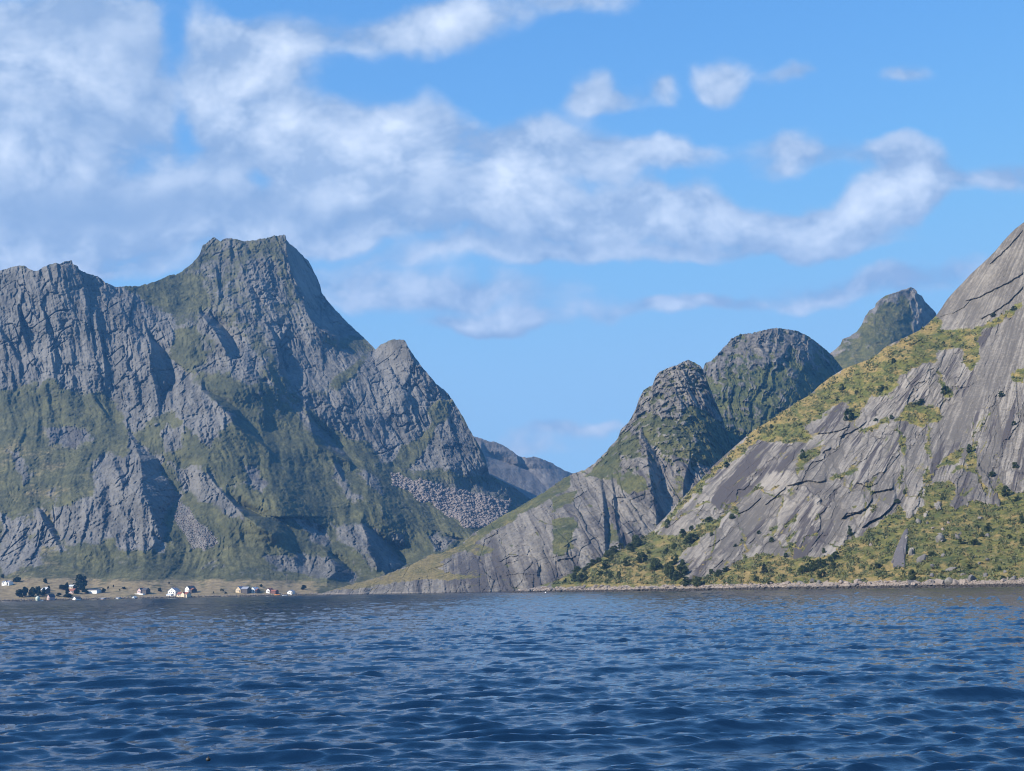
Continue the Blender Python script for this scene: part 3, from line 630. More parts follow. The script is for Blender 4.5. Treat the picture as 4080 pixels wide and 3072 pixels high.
# ================================================================== promontory with the notched peak, and the rounded dome behind it
def build_dome():
    crest = np.concatenate([pts('P', 1440, 960, 1490, 850), pts('C5', 830, 400, 848, 385, 860, 350, 895, 335, 930, 300, 970, 255, 1010, 210, 1060, 185, 1120, 180, 1180, 165, 1250, 150, 1300, 155, 1370, 165, 1430, 190, 1480, 225, 1530, 265, 1580, 310, 1630, 375), pts('P', 1850, 850, 1900, 930, 1960, 1050)])
    r = Relief('rounded_mountain', 1440, 1950, 1.15, 420, crest, [(1440, 1560), (1520, 1600), (1600, 1640), (1680, 1660), (1760, 1690), (1820, 1730), (1950, 1780)],
               [(1440, 1180), (1600, 1200), (1800, 1240), (1950, 1260)], [(1540, 900, 1490), (1640, 850, 1530), (1740, 850, 1570), (1600, 980, 1420), (1500, 1000, 1380), (1700, 1000, 1440)], jag=2.4, seed=41)
    r.freeze(); B = r.base; X, Yb, Z = B[..., 0], B[..., 1], B[..., 2]
    c0 = pts('C5', 1060, 1180)[0]
    th = np.arctan2(r.U - c0[0], c0[1] - r.V); rho = np.hypot(r.U - c0[0], r.V - c0[1])
    tw = th + .11 * fbm(r.U / 45, r.V / 45, oct=4, gain=.55, seed=42)
    rib = ridged(tw * 9, rho / 260, oct=4, gain=.6, seed=43)
    rib2 = ridged(tw * 34, rho / 90, oct=3, gain=.55, seed=44)
    blk = ridged(X / 14, Z / 14, Yb / 22, oct=4, gain=.55, seed=45)
    big = fbm(X / 50, Z / 60, oct=3, seed=46)
    bl2 = ridged((X + .5 * Z) / 34, Z / 40, Yb / 50, oct=5, gain=.6, seed=49)
    mod = .35 + .65 * sstep(-.2, .4, fbm(r.U / 50, r.V / 50, oct=2, seed=39))
    r.push(-20 * (rib - .55) * mod - 5 * (rib2 - .5) * mod - 5 * (blk - .5) - 15 * (bl2 - .55) - 8 * big)
    top = sstep(900, 760, r.V)
    g = .68 - .9 * (rib - .62) * mod - .7 * (rib2 - .55) - .8 * (blk - .55) - 1.1 * (bl2 - .6) + .55 * (sstep(740, 860, r.V) - .5)
    r.attr['grass'] = np.clip(g, 0, 1)
    r.attr['tone'] = np.clip(.4 + .5 * fbm(tw * 40, rho / 30, oct=4, seed=47), 0, 1)
    r.attr['dark'] = np.clip(.15 + .5 * fbm(X / 20, Z / 20, oct=3, seed=48), 0, 1)
    r.build(M_DOME, back=(1, 300))
    return r
def build_promontory():
    crest = np.concatenate([pts('P', 640, 1290, 690, 1283, 720, 1274, 760, 1262, 820, 1246, 880, 1223, 950, 1196),
        pts('S5', 1150, 800, 1300, 720, 1480, 665, 1560, 590, 1640, 545, 1740, 480, 1840, 430, 1920, 380, 2010, 330, 2090, 270, 2160, 228), pts('C5', 120, 968, 180, 950, 240, 910, 290, 860, 330, 815, 370, 770, 385, 725, 430, 680, 445, 655, 470, 605, 490, 545, 515, 500, 565, 470, 580, 430, 600, 400, 650, 375,
        700, 360, 740, 338, 765, 330, 800, 345, 830, 360, 848, 385, 870, 440, 900, 520, 935, 600, 965, 680, 990, 770, 1005, 840, 1030, 930), pts('P', 1610, 1080, 1680, 1180)])
    r = Relief('rocky_promontory', 660, 1690, 1.15, 440, crest, [(660, 1290), (760, 1270), (880, 1270), (1000, 1290), (1140, 1320), (1240, 1350), (1340, 1370), (1400, 1390), (1480, 1400), (1530, 1390), (1570, 1370), (1610, 1320), (1690, 1230)],
               [(660, 1270), (760, 1170), (900, 1110), (1050, 1060), (1180, 1030), (1300, 1020), (1450, 1020), (1690, 1040)],
               [(1000, 1240, 1150), (1100, 1180, 1170), (1100, 1250, 1085), (1200, 1100, 1220), (1200, 1200, 1090), (1300, 1080, 1215), (1300, 1180, 1100), (1380, 1150, 1130), (1420, 900, 1330), (1450, 980, 1260), (1520, 960, 1290), (1350, 980, 1290), (1450, 1080, 1200), (1540, 1060, 1230)], jag=1.8, seed=51)
    c = r.cliff
    c(pts('C5', 490, 730, 530, 830, 545, 950, 560, 1050, 580, 1150, 588, 1240), pts('C5', 510, 730, 562, 820, 612, 930, 612, 1050, 642, 1140, 658, 1180, 602, 1240), k=3.0, wl=50)
    c(pts('C5', 270, 1015, 284, 1100, 290, 1200, 293, 1300, 300, 1400), pts('C5', 288, 1015, 302, 1100, 316, 1200, 320, 1300, 313, 1400), k=4.2, wl=36)
    c(pts('C5', 330, 1005, 344, 1090, 348, 1180, 365, 1295), pts('C5', 344, 1005, 358, 1090, 366, 1180, 378, 1290), k=4.2, wl=14)
    c(pts('C5', 375, 1335, 378, 1375), pts('C5', 410, 1330, 422, 1370), k=3, wl=14)
    c(pts('R1', 478, 650, 438, 700, 442, 768), pts('R1', 492, 650, 486, 690, 470, 768), k=2.6, wl=20)
    c(pts('R1', 392, 770, 390, 900, 395, 950), pts('R1', 402, 770, 402, 900, 404, 950), k=2.6, wl=10)
    c(pts('C5', 770, 900, 740, 1010, 735, 1090), pts('C5', 785, 900, 775, 1010, 745, 1090), k=3.0, wl=14)
    c(pts('C5', 840, 380, 860, 430, 890, 500), pts('C5', 852, 380, 880, 430, 905, 500), k=1.6, wl=20)
    c(pts('C5', 800, 580, 815, 640), pts('C5', 815, 580, 835, 640), k=3.0, wl=20)
    c(pts('S5', 880, 935, 870, 975), pts('S5', 915, 930, 900, 975), k=3.0, wl=16)
    c(pts('S5', 1175, 895, 1180, 970), pts('S5', 1185, 890, 1195, 970), k=2.2, wl=14)
    c(pts('S5', 1205, 905, 1208, 970), pts('S5', 1218, 905, 1235, 970), k=3.4, wl=10)
    c(pts('S5', 1375, 930, 1378, 965), pts('S5', 1385, 930, 1390, 965), k=3.4, wl=10)
    r.ledge(pts('S5', 1690, 760, 1720, 770, 1780, 740, 1850, 730), 4, 8)
    r.ledge(pts('R1', 0, 780, 100, 755, 200, 740, 400, 750, 440, 765), 2.5, 8)
    r.ledge(pts('R1', 0, 660, 60, 610, 150, 590, 230, 560), 2.5, 8)
    r.ledge(pts('R1', 650, 610, 730, 560, 800, 550, 880, 550, 950, 500), 3, 7)
    r.ledge(pts('R1', 760, 410, 800, 390, 880, 330, 950, 300), 2.5, 6)
    r.freeze(); B = r.base; X, Yb, Z = B[..., 0], B[..., 1], B[..., 2]
    r.wobble(7, 18)
    turf = r.mask([pts('S5', 480, 985, 700, 935, 900, 880, 1150, 800, 1300, 720, 1480, 660, 1640, 540, 1920, 370, 2160, 222, 2180, 300, 2060, 370, 1900, 450, 1780, 520, 1640, 600, 1560, 650, 1700, 690, 1620, 740, 1500, 700, 1300, 800, 1400, 840, 1600, 870, 1400, 890, 1200, 880, 1100, 900, 900, 930, 700, 950),
                   pts('R1', 640, 60, 900, 20, 940, 100, 880, 300, 900, 420, 740, 520, 640, 500), pts('C5', 200, 980, 330, 820, 420, 720, 480, 760, 500, 860, 440, 900, 380, 860, 400, 1000, 330, 1010),
                   pts('C5', 430, 690, 560, 640, 700, 690, 760, 600, 860, 620, 960, 680, 1010, 850, 900, 900, 860, 930, 760, 880, 640, 860, 540, 790, 500, 720),
                   pts('C5', 340, 1000, 440, 960, 520, 1000, 540, 1060, 420, 1080), pts('C5', 310, 1330, 330, 1240, 370, 1300, 380, 1350, 330, 1380), pts('C5', 0, 1100, 140, 1060, 120, 1130, 0, 1180)], soft=4)
    big = fbm(X / 60, Z / 50, Yb / 60, oct=3, seed=52)
    tl = X + .3 * Z
    flute = ridged(tl / 13, Z / 60, Yb / 40, oct=4, gain=.55, seed=53)
    up = sstep(1060, 960, r.V)
    bl = ridged((X - .3 * Z) / 15, (Z + .25 * X) / 14, Yb / 24, oct=5, gain=.58, seed=54)
    fin = ridged(X / 4, Z / 4, Yb / 7, oct=3, gain=.55, seed=55)
    r.push(-(4.5 * (flute - .6) * (1 - .5 * up) + (5 + 9 * up) * (bl - .6) + 1.6 * (fin - .6)) * (1 - .3 * turf) - 6 * big)
    q1, x1, f1 = plates(tl / 17 + 40 + .3 * big, Z / 26 + 40 + .3 * big, 3)
    r.push(-(4.0 * (q1 - .5 + .5 * x1) - 1.2 * f1) * (1 - .5 * turf))
    ck = np.maximum(lines(tl / 16, Z / 60, w=.04, seed=59), .8 * lines((X - .5 * Z) / 22, (Z + .4 * X) / 30, w=.035, seed=60))
    r.push(2.6 * ck * (1 - .7 * turf))
    cr2 = ridged(X / 9, Z / 8, Yb / 14, oct=4, gain=.6, seed=37)
    r.push(-up * 5 * (cr2 - .6))
    g = turf * (1.0 - .25 * up) + .20 + .35 * up + .35 * f1 + .75 * fbm(r.U / 26, r.V / 16, oct=5, gain=.62, seed=38) - 1.9 * (bl - .6) * (.5 + .6 * up) - 1.2 * up * (cr2 - .62) - .35 + .5 * big + .3 * (1 - flute)
    r.attr['grass'] = np.clip(g, 0, 1)
    r.attr['tone'] = np.clip(.5 + .6 * fbm(tl / 7, Z / 50, oct=5, gain=.62, seed=56) + .25 * (1 - up) * big, 0, 1)
    r.attr['dark'] = np.clip(.40 + 1.0 * fbm(tl / 10, Z / 60, oct=5, gain=.6, seed=57) + .3 * sstep(1180, 1260, r.V) * sstep(940, 1050, r.U), 0, 1) * (1 - .3 * up)
    r.attr['dry'] = np.clip(.5 * sstep(1150, 900, r.U) + .25 + .5 * fbm(r.U / 35, r.V / 18, oct=3, seed=58), 0, 1) * (1 - .65 * up)
    r.attr['shore'] = .5 * sstep(3.0, 1.2, Z + 2 * big) * sstep(1100, 900, r.U)
    r.attr['wet'] = .75 * sstep(.9, .4, Z)
    r.build(M_MID, back=(1, 250))
    return r
def build_back_peak():
    crest = np.concatenate([pts('P', 1740, 900), pts('C6', 470, 890, 520, 840, 545, 820, 580, 790, 595, 750, 640, 735, 690, 700, 720, 660, 745, 600, 775, 560, 810, 540, 815, 515, 850, 480, 900, 455, 950, 440, 1000, 422, 1045, 408, 1070, 412, 1085, 430, 1095, 455, 1120, 462, 1140, 500, 1170, 530, 1200, 560, 1215, 580, 1240, 640, 1290, 720), pts('P', 2120, 830)])
    r = Relief('far_peak', 1750, 2110, 1.2, 330, crest, [(1740, 1900), (1850, 1960), (1950, 2010), (1990, 2020), (2030, 2050), (2120, 2100)], [(1740, 1500), (1900, 1520), (2120, 1560)], [(1850, 850, 1840), (1950, 800, 1890), (1960, 950, 1740)], jag=1.2, seed=61)
    r.freeze(); B = r.base; X, Yb, Z = B[..., 0], B[..., 1], B[..., 2]
    r.cliff(pts('C6', 1085, 440, 1110, 520, 1130, 600), pts('C6', 1100, 440, 1150, 520, 1190, 600), k=1.2, wl=40)
    b = ridged(X / 28, Z / 30, Yb / 40, oct=5, gain=.58, seed=62); big = fbm(X / 60, Z / 60, oct=3, seed=63)
    right = sstep(1955, 1990, r.U)
    r.push(-(9 + 10 * right) * (b - .6) - 8 * big)
    r.wobble(6, 16)
    edge = sstep(30, 6, r.V - r.cv[None, :])
    r.attr['grass'] = np.clip(.78 - .75 * right - 1.1 * (b - .62) - .35 * edge + .3 * big, 0, 1)
    r.attr['tone'] = np.clip(.5 + .5 * fbm(X / 12, Z / 16, oct=4, seed=64), 0, 1)
    r.attr['dry'] = np.clip(.3 + .4 * fbm(r.U / 20, r.V / 15, oct=3, seed=65), 0, 1)
    r.build(M_MID, back=(1, 300))
    return r

# ================================================================== the near slope of bare slabs on the right
def build_slabs():
    crest = np.concatenate([pts('P', 1085, 1281, 1120, 1277, 1150, 1270, 1192, 1257), pts('C5', 30, 1570, 100, 1535, 200, 1490, 300, 1430, 400, 1390, 490, 1330, 545, 1312, 580, 1270, 640, 1210, 700, 1140, 760, 1080, 830, 1010, 900, 930, 1000, 840, 1129, 728),
        pts('C6', 100, 1300, 200, 1230, 300, 1165, 380, 1120, 440, 1060, 520, 1000, 600, 950, 690, 915, 760, 890, 830, 850, 870, 810, 920, 780, 980, 755, 1040, 725, 1110, 690, 1170, 640, 1220, 590, 1255, 540, 1290, 485, 1340, 430, 1390, 380, 1440, 325, 1500, 270, 1560, 215, 1610, 165, 1650, 115, 1690, 70, 1740, 20, 1799, -25),
        pts('P', 2280, 425, 2400, 330, 2560, 270, 2760, 260)])
    r = Relief('slab_hillside', 1085, 2720, 1.0, 640, crest, [(1085, 935), (1150, 930), (1250, 940), (1400, 950), (1520, 950), (1640, 955), (1820, 960), (2020, 960), (2120, 950), (2212, 935), (2400, 900), (2720, 860)],
               [(1085, 930), (1150, 890), (1300, 800), (1500, 720), (1700, 655), (1900, 600), (2050, 560), (2212, 520), (2400, 480), (2720, 440)],
               [(1300, 1240, 850), (1400, 1220, 830), (1500, 1240, 760), (1500, 1140, 850), (1600, 1100, 840), (1700, 1220, 710), (1700, 1000, 850), (1850, 1050, 780), (1850, 1200, 680), (2000, 900, 840), (2000, 1060, 730), (2000, 1200, 630),
                (2150, 1000, 740), (2150, 1150, 640), (2212, 1220, 570), (2150, 800, 840), (2212, 650, 890), (1950, 780, 900), (2400, 1000, 680), (2400, 700, 810)], jag=0.35, seed=71)
    c6 = np.array([2350.0, 450.0])
    def streak(U, V, c):
        return np.arctan2(V - c[1], c[0] - U), np.hypot(U - c[0], V - c[1])
    r.ledge(pts('R3', 370, 335, 450, 320, 540, 305, 650, 275), 5, 22, 2.4)
    r.ledge(pts('R3', 0, 655, 120, 600, 240, 570, 330, 500, 395, 390), 4, 22, 1.5)
    r.ledge(pts('R3', 240, 770, 350, 690, 480, 630, 560, 560, 630, 480, 665, 435), 5, 26, 1.8)
    r.cliff(pts('R3', 655, 320, 660, 440), pts('R3', 668, 320, 690, 440), k=2.5, wl=20)
    r.ledge(pts('R3', 210, 220, 260, 240, 315, 265, 340, 190), 3, 14, 1.6)
    r.ledge(pts('C5', 1310, 1035, 1350, 1030, 1400, 1012, 1440, 1005, 1500, 1015, 1545, 1005), 4, 12, 3.0)
    r.ledge(pts('C5', 1190, 1150, 1240, 1110, 1320, 1040), 3, 14, 1.5)
    r.ledge(pts('C5', 1620, 1230, 1660, 1190, 1720, 1185, 1760, 1160), 2.5, 14, 1.2)
    r.ledge(pts('C5', 1700, 1020, 1740, 1022, 1775, 1045, 1835, 1020), 2.5, 14, 1.2)
    r.ledge(pts('C5', 1480, 745, 1530, 740, 1600, 730, 1680, 700), 3, 12, 1.5)
    r.ledge(pts('C5', 1030, 1200, 1100, 1170, 1180, 1100), 3, 14, 1.5)
    r.ledge(pts('C6', 560, 1400, 620, 1380, 700, 1340, 760, 1290), 2.5, 12, 1.2)
    r.ledge(pts('C6', 1030, 800, 1080, 770, 1130, 745), 2, 8, 1.2)
    r.ledge(pts('C6', 1230, 605, 1330, 575, 1400, 540, 1450, 480), 1.5, 10, .9)
    r.ledge(pts('C6', 1400, 500, 1500, 470, 1600, 420, 1700, 370, 1799, 310), 2.5, 14, 1.0)
    r.ledge(pts('C6', 1500, 620, 1600, 570, 1700, 500, 1799, 400), 2.5, 14, 1.0)
    r.ledge(pts('C6', 1560, 260, 1640, 190, 1720, 110, 1799, 20), 1.8, 12, .9)
    r.ledge(pts('R2', 490, 390, 560, 360, 640, 300, 680, 290), 2.0, 9, 1.1)
    r.ledge(pts('R2', 550, 645, 620, 590, 700, 510), 1.8, 8, 1.0)
    r.ledge(pts('R2', 960, 350, 1020, 310, 1075, 255), 1.8, 8, 1.0)
    r.ledge(pts('R2', 0, 180, 100, 100, 200, 10), 2.0, 8, 1.0)
    r.ledge(pts('R2', 1700, 400, 1800, 270, 1870, 200), 2.0, 10, 1.0)
    r.freeze(); B = r.base; X, Yb, Z = B[..., 0], B[..., 1], B[..., 2]
    r.wobble(15, 24)
    wb = .005 * fbm(r.U / 60, r.V / 60, oct=3, seed=72)
    th0, rho0 = streak(r.U, r.V, c6); th0 = th0 + wb
    th, rho = streak(r.U, r.V, (2350.0, 200.0)); th = th + wb
    turf = r.mask([pts('C6', -20, 1370, 300, 1160, 600, 940, 830, 840, 1110, 680, 1220, 590, 1255, 640, 1240, 690, 1400, 690, 1500, 670, 1640, 600, 1790, 500, 1799, 525, 1650, 640, 1530, 690, 1500, 760, 1500, 900, 1430, 960, 1390, 820, 1230, 820, 1215, 900, 1100, 930, 1050, 960, 980, 1000, 960, 1070, 880, 1110,
                       760, 1160, 720, 1200, 690, 1290, 640, 1300, 640, 1170, 520, 1200, 430, 1280, 340, 1330, 400, 1420, 330, 1440, 130, 1430, -20, 1425), pts('C6', 1050, 1170, 1230, 1200, 1250, 1280, 1130, 1330, 940, 1290, 1000, 1230),
                   pts('C6', 960, 1300, 1020, 1450, 1000, 1560, 970, 1450), pts('C6', 1160, 1330, 1190, 1560, 1150, 1480), pts('C6', 1700, 980, 1799, 940, 1799, 1040, 1720, 1020), pts('C6', 700, 1370, 880, 1280, 900, 1300, 740, 1380),
                   pts('C6', 1220, 950, 1290, 1050, 1330, 1140, 1290, 1140, 1240, 1050), pts('C6', 300, 1560, 360, 1480, 480, 1460, 400, 1560, 330, 1600),
                   pts('C6', 1420, 1480, 1480, 1440, 1480, 1600, 1420, 1620), pts('C6', 1200, 1600, 1340, 1500, 1420, 1480, 1320, 1580),
                   pts('C5', 560, 1330, 640, 1225, 760, 1090, 900, 940, 1000, 850, 1130, 735, 1180, 760, 1080, 860, 960, 930, 860, 1030, 760, 1130, 680, 1220),
                   pts('C5', 1560, 990, 1700, 930, 1720, 950, 1580, 1010), pts('C5', 1380, 870, 1420, 850, 1410, 950, 1380, 980), pts('C5', 830, 1225, 900, 1215, 870, 1245),
                   pts('C5', 0, 1650, 0, 1560, 490, 1320, 560, 1300, 720, 1320, 800, 1270, 950, 1210, 940, 1270, 830, 1340, 730, 1420, 690, 1480, 760, 1590, 640, 1640, 0, 1660), pts('C5', 780, 1570, 900, 1540, 1080, 1440, 1240, 1410, 1350, 1450, 1480, 1440, 1600, 1420, 1700, 1330, 1900, 1260, 1900, 1650, 700, 1640),
                   pts('R3', -50, 1000, 250, 840, 430, 740, 620, 600, 720, 460, 760, 560, 850, 640, 1010, 480, 1000, 260, 1300, 180, 1400, 30, 1600, 30, 1700, 150, 1850, 300, 2000, 150, 2250, 350, 3600, 300, 3600, 1480, -50, 1480),
                   pts('R3', 690, 180, 740, 20, 770, 20, 740, 200, 700, 300), pts('R3', 330, 220, 420, 130, 430, 160, 350, 250), pts('R3', 980, 120, 1080, 30, 1090, 200, 1000, 230)], soft=6)
    outcrop = r.mask([pts('R3', 1330, 120, 1480, 60, 1650, 130, 1700, 300, 1900, 420, 1920, 530, 1850, 520, 1650, 430, 1500, 500, 1390, 560, 1330, 450, 1400, 300, 1300, 200), pts('R3', 640, 1230, 640, 1090, 700, 950, 790, 780, 805, 830, 780, 1000, 760, 1240), pts('R3', 820, 1100, 830, 1020, 900, 1000, 880, 1080),
                      pts('R3', 1155, 900, 1180, 830, 1240, 850, 1250, 930, 1200, 950), pts('R3', 1010, 640, 1010, 540, 1060, 530, 1050, 620), pts('R3', 1130, 560, 1130, 470, 1190, 470, 1190, 560), pts('R3', 1640, 0, 1720, 60, 1900, 420, 1850, 430, 1720, 200),
                      pts('R3', 2000, 320, 1900, 120, 2050, 60, 2250, 120, 2250, 340, 2100, 330), pts('R3', 1400, 900, 1410, 810, 1450, 850, 1440, 920), pts('R3', 770, 640, 800, 400, 900, 240, 1000, 300, 930, 480, 830, 640),
                      pts('R3', -60, 1000, 60, 780, 120, 850, 0, 1020)], soft=2.5)
    turf = turf * (1 - outcrop)
    # seams of grass along the joints between sheets
    seam = ridged(th0 * 26, rho0 / 150, oct=3, gain=.55, seed=73)
    lower = sstep(1000, 1120, r.V)
    plain = r.mask([pts('C6', 1290, 470, 1799, -80, 2900, -200, 2900, 900, 1799, 900, 1500, 1200, 1300, 1500, 1250, 1300, 1450, 1050, 1500, 800, 1700, 620, 1500, 640, 1260, 700, 1220, 600)], soft=9)
    seamg = sstep(.70, .88, seam) * sstep(-.2, .15, fbm(r.U / 60, r.V / 45, oct=3, seed=74)) * (1 - .85 * plain)
    pw = .25 * fbm(r.U / 25, r.V / 25, oct=3, seed=69)
    p1, o1, e1 = plates(th * 15 + 20 + pw, rho / 120 + pw, 1)
    p2, o2, e2 = plates(th * 38 + 9 + pw, rho / 52 + 3 + pw, 2)
    vis = (1 - .8 * plain)
    bigm = fbm(r.U / 55, r.V / 40, oct=4, gain=.6, seed=75)
    g = np.maximum(np.maximum(turf * (1 + .5 * bigm), .85 * seamg * (.55 + .45 * lower)), .62 * e1 * vis * sstep(-.1, .3, bigm + .25 * lower)) + .32 * bigm * (1 - plain)
    r.attr['grass'] = np.clip(g, 0, 1)
    rk = 1 - r.attr['grass']
    # sheets of rock, each ending in a small step
    def sheets(k, sd, L, tt):
        ph = tt * k + .22 * fbm(r.U / 160, r.V / 160, oct=2, seed=sd) + .07 * fbm(r.U / 12, r.V / 12, oct=2, seed=sd + 3)
        i = np.floor(ph); f = ph - i
        a = sstep(.02, .45, perlin(i * 3.7 + .37, rho / L, 2.5, seed=sd + 1)) * 1.3 + .06
        return a * np.where(f < .88, (f / .88) ** 2, (1 - f) / .12)
    sh = sheets(24, 76, 80, th0)
    blk = ridged(th * 40, rho / 60, oct=4, gain=.6, seed=80)
    fin = ridged(X / 2.2, Z / 2.2, Yb / 3.5, oct=3, gain=.55, seed=81)
    vis = (1 - .8 * plain)
    r.push(rk * (-(1.1 * sh + 1.9 * (p1 - .5 + .55 * o1) + .8 * (p2 - .5 + .6 * o2)) * vis + (.5 * e1 + .3 * e2) * vis - 1.3 * (blk - .6) * (.35 + .65 * vis) - .25 * (fin - .6)) - 5 * fbm(X / 70, Z / 50, oct=3, seed=82))
    ck = np.maximum(lines(th0 * 26, rho0 / 240, w=.03, seed=65), lines(th * 11, rho / 40, w=.025, seed=66) * sstep(0, .3, fbm(r.U / 50, r.V / 50, oct=2, seed=67)))
    r.push(rk * 1.0 * ck * (.45 + .55 * vis))
    tuss = fbm(X / 3.5, Z / 2.2, Yb / 5, oct=4, gain=.62, seed=83)
    r.push(-r.attr['grass'] * (1.5 * tuss + 2.2 * fbm(X / 16, Z / 10, oct=3, seed=84)) - outcrop * 2.5 * (1 + (ridged(X / 5, Z / 6, Yb / 8, oct=3, seed=85) - .6)))
    st = fbm(th * 95, rho / 160, oct=5, gain=.65, seed=86)
    st2 = fbm(th * 260, rho / 90, oct=3, gain=.6, seed=79)
    r.attr['tone'] = np.clip(.5 + .6 * st + .3 * st2 * vis + .3 * bigm - .16 * plain + .38 * (p1 - .5) * vis + .3 * (p2 - .5) * vis - .25 * (e1 + e2) * vis, 0, 1)
    dark = r.mask([pts('C6', 700, 1060, 760, 970, 870, 900, 960, 900, 880, 960, 790, 1060), pts('C6', 320, 1340, 430, 1230, 600, 1170, 630, 1230, 540, 1340, 420, 1400), pts('C6', 650, 1370, 740, 1230, 980, 1060, 1050, 1120, 930, 1250, 760, 1290), pts('C6', 1000, 1350, 1010, 1290, 1080, 1280, 1070, 1360),
                   pts('C6', 1495, 770, 1560, 690, 1650, 640, 1560, 740, 1510, 830), pts('C6', 1310, 1130, 1400, 1000, 1480, 950, 1440, 1080, 1340, 1150), pts('C6', -30, 1440, 90, 1410, 130, 1500, 60, 1650, -30, 1650), pts('C6', 1240, 950, 1300, 880, 1390, 860, 1380, 960, 1300, 1050),
                   pts('C5', 1210, 1400, 1340, 1050, 1540, 1030, 1440, 1200, 1500, 1300, 1400, 1450, 1330, 1450), pts('C5', 1240, 790, 1420, 800, 1380, 900, 1300, 960, 1100, 960, 1000, 930, 1120, 830), pts('C5', 780, 1540, 900, 1420, 1080, 1290, 1120, 1300, 900, 1480), pts('C5', 900, 1100, 1080, 1000, 1160, 1040, 960, 1180),
                   pts('C6', 1540, 1560, 1640, 1250, 1799, 1060, 1799, 1250, 1650, 1480), pts('R3', 1330, 120, 1480, 60, 1650, 130, 1700, 300, 1650, 430, 1500, 500, 1390, 560, 1330, 450), pts('R3', 640, 1230, 640, 1090, 740, 990, 760, 1240)], soft=7)
    r.attr['dark'] = np.clip((.42 + .5 * st) * dark + .3 * (p2 - .45) * vis + .8 * sstep(-.05, .4, fbm(th * 42, rho / 320, oct=4, gain=.62, seed=87) + .25 * fbm(r.U / 120, r.V / 120, oct=2, seed=68)) * (1 - .75 * plain) + .12 * bigm, 0, 1)
    ridge_dry = sstep(40, 6, r.V - r.cv[None, :]) * sstep(1500, 1640, r.U)
    r.attr['dry'] = np.clip(.38 + 1.0 * fbm(r.U / 34, r.V / 15, oct=5, gain=.65, seed=88) + .35 * ridge_dry + .22 * sstep(1180, 1240, r.V) * sstep(1200, 1350, r.U) * sstep(2100, 1900, r.U), 0, 1)
    Zn = Z + 1.6 * fbm(r.U / 14, r.V / 14, oct=3, seed=89)
    r.attr['shore'] = sstep(3.4, 2.0, Zn)
    r.attr['grass'] *= 1 - sstep(3.2, 2.2, Zn)
    r.attr['wet'] = .9 * sstep(1.25, .8, Z + .3 * fbm(r.U / 5, 0, oct=2, seed=90))
    r.plain = plain
    r.build(M_SLAB, back=(1, 260))
    return r

M_FAR = terrain_mat('far_ridge_rock', col(.11, .10, .095), col(.21, .195, .18), col(.09, .078, .08), col(.060, .064, .028), col(.085, .086, .035), col(.13, .11, .05), col(.2, .19, .175), fine=.12)
M_MASSIF = terrain_mat('massif_rock_and_turf', col(.058, .057, .052), col(.160, .153, .141), col(.052, .050, .051), col(.042, .046, .021), col(.080, .079, .035), col(.195, .152, .085), col(.22, .195, .165), fine=.16, blend=.24)
M_MID = terrain_mat('promontory_rock_and_turf', col(.070, .063, .054), col(.205, .185, .158), col(.052, .046, .044), col(.042, .048, .016), col(.082, .080, .027), col(.135, .108, .045), col(.22, .19, .16), fine=.22)
M_SLAB = terrain_mat('slab_rock_and_turf', col(.092, .081, .069), col(.245, .219, .186), col(.058, .049, .046), col(.048, .060, .013), col(.112, .106, .022), col(.20, .145, .05), col(.24, .195, .155), fine=.55, speck=.35)
M_DOME = terrain_mat('dome_rock_and_turf', col(.062, .057, .051), col(.195, .178, .155), col(.05, .045, .046), col(.038, .048, .016), col(.075, .078, .024), col(.12, .10, .04), col(.25, .215, .18), fine=.22)
from concurrent.futures import ThreadPoolExecutor
with ThreadPoolExecutor(4) as ex:
    jobs = [ex.submit(f) for f in (build_massif, build_slabs, build_promontory, build_dome, build_far_ridge, build_back_peak)]
    massif, slabs, promontory, dome, far_ridge, back_peak = [j.result() for j in jobs]
for layer in (massif, slabs, promontory, dome, far_ridge, back_peak):
    layer.finish()

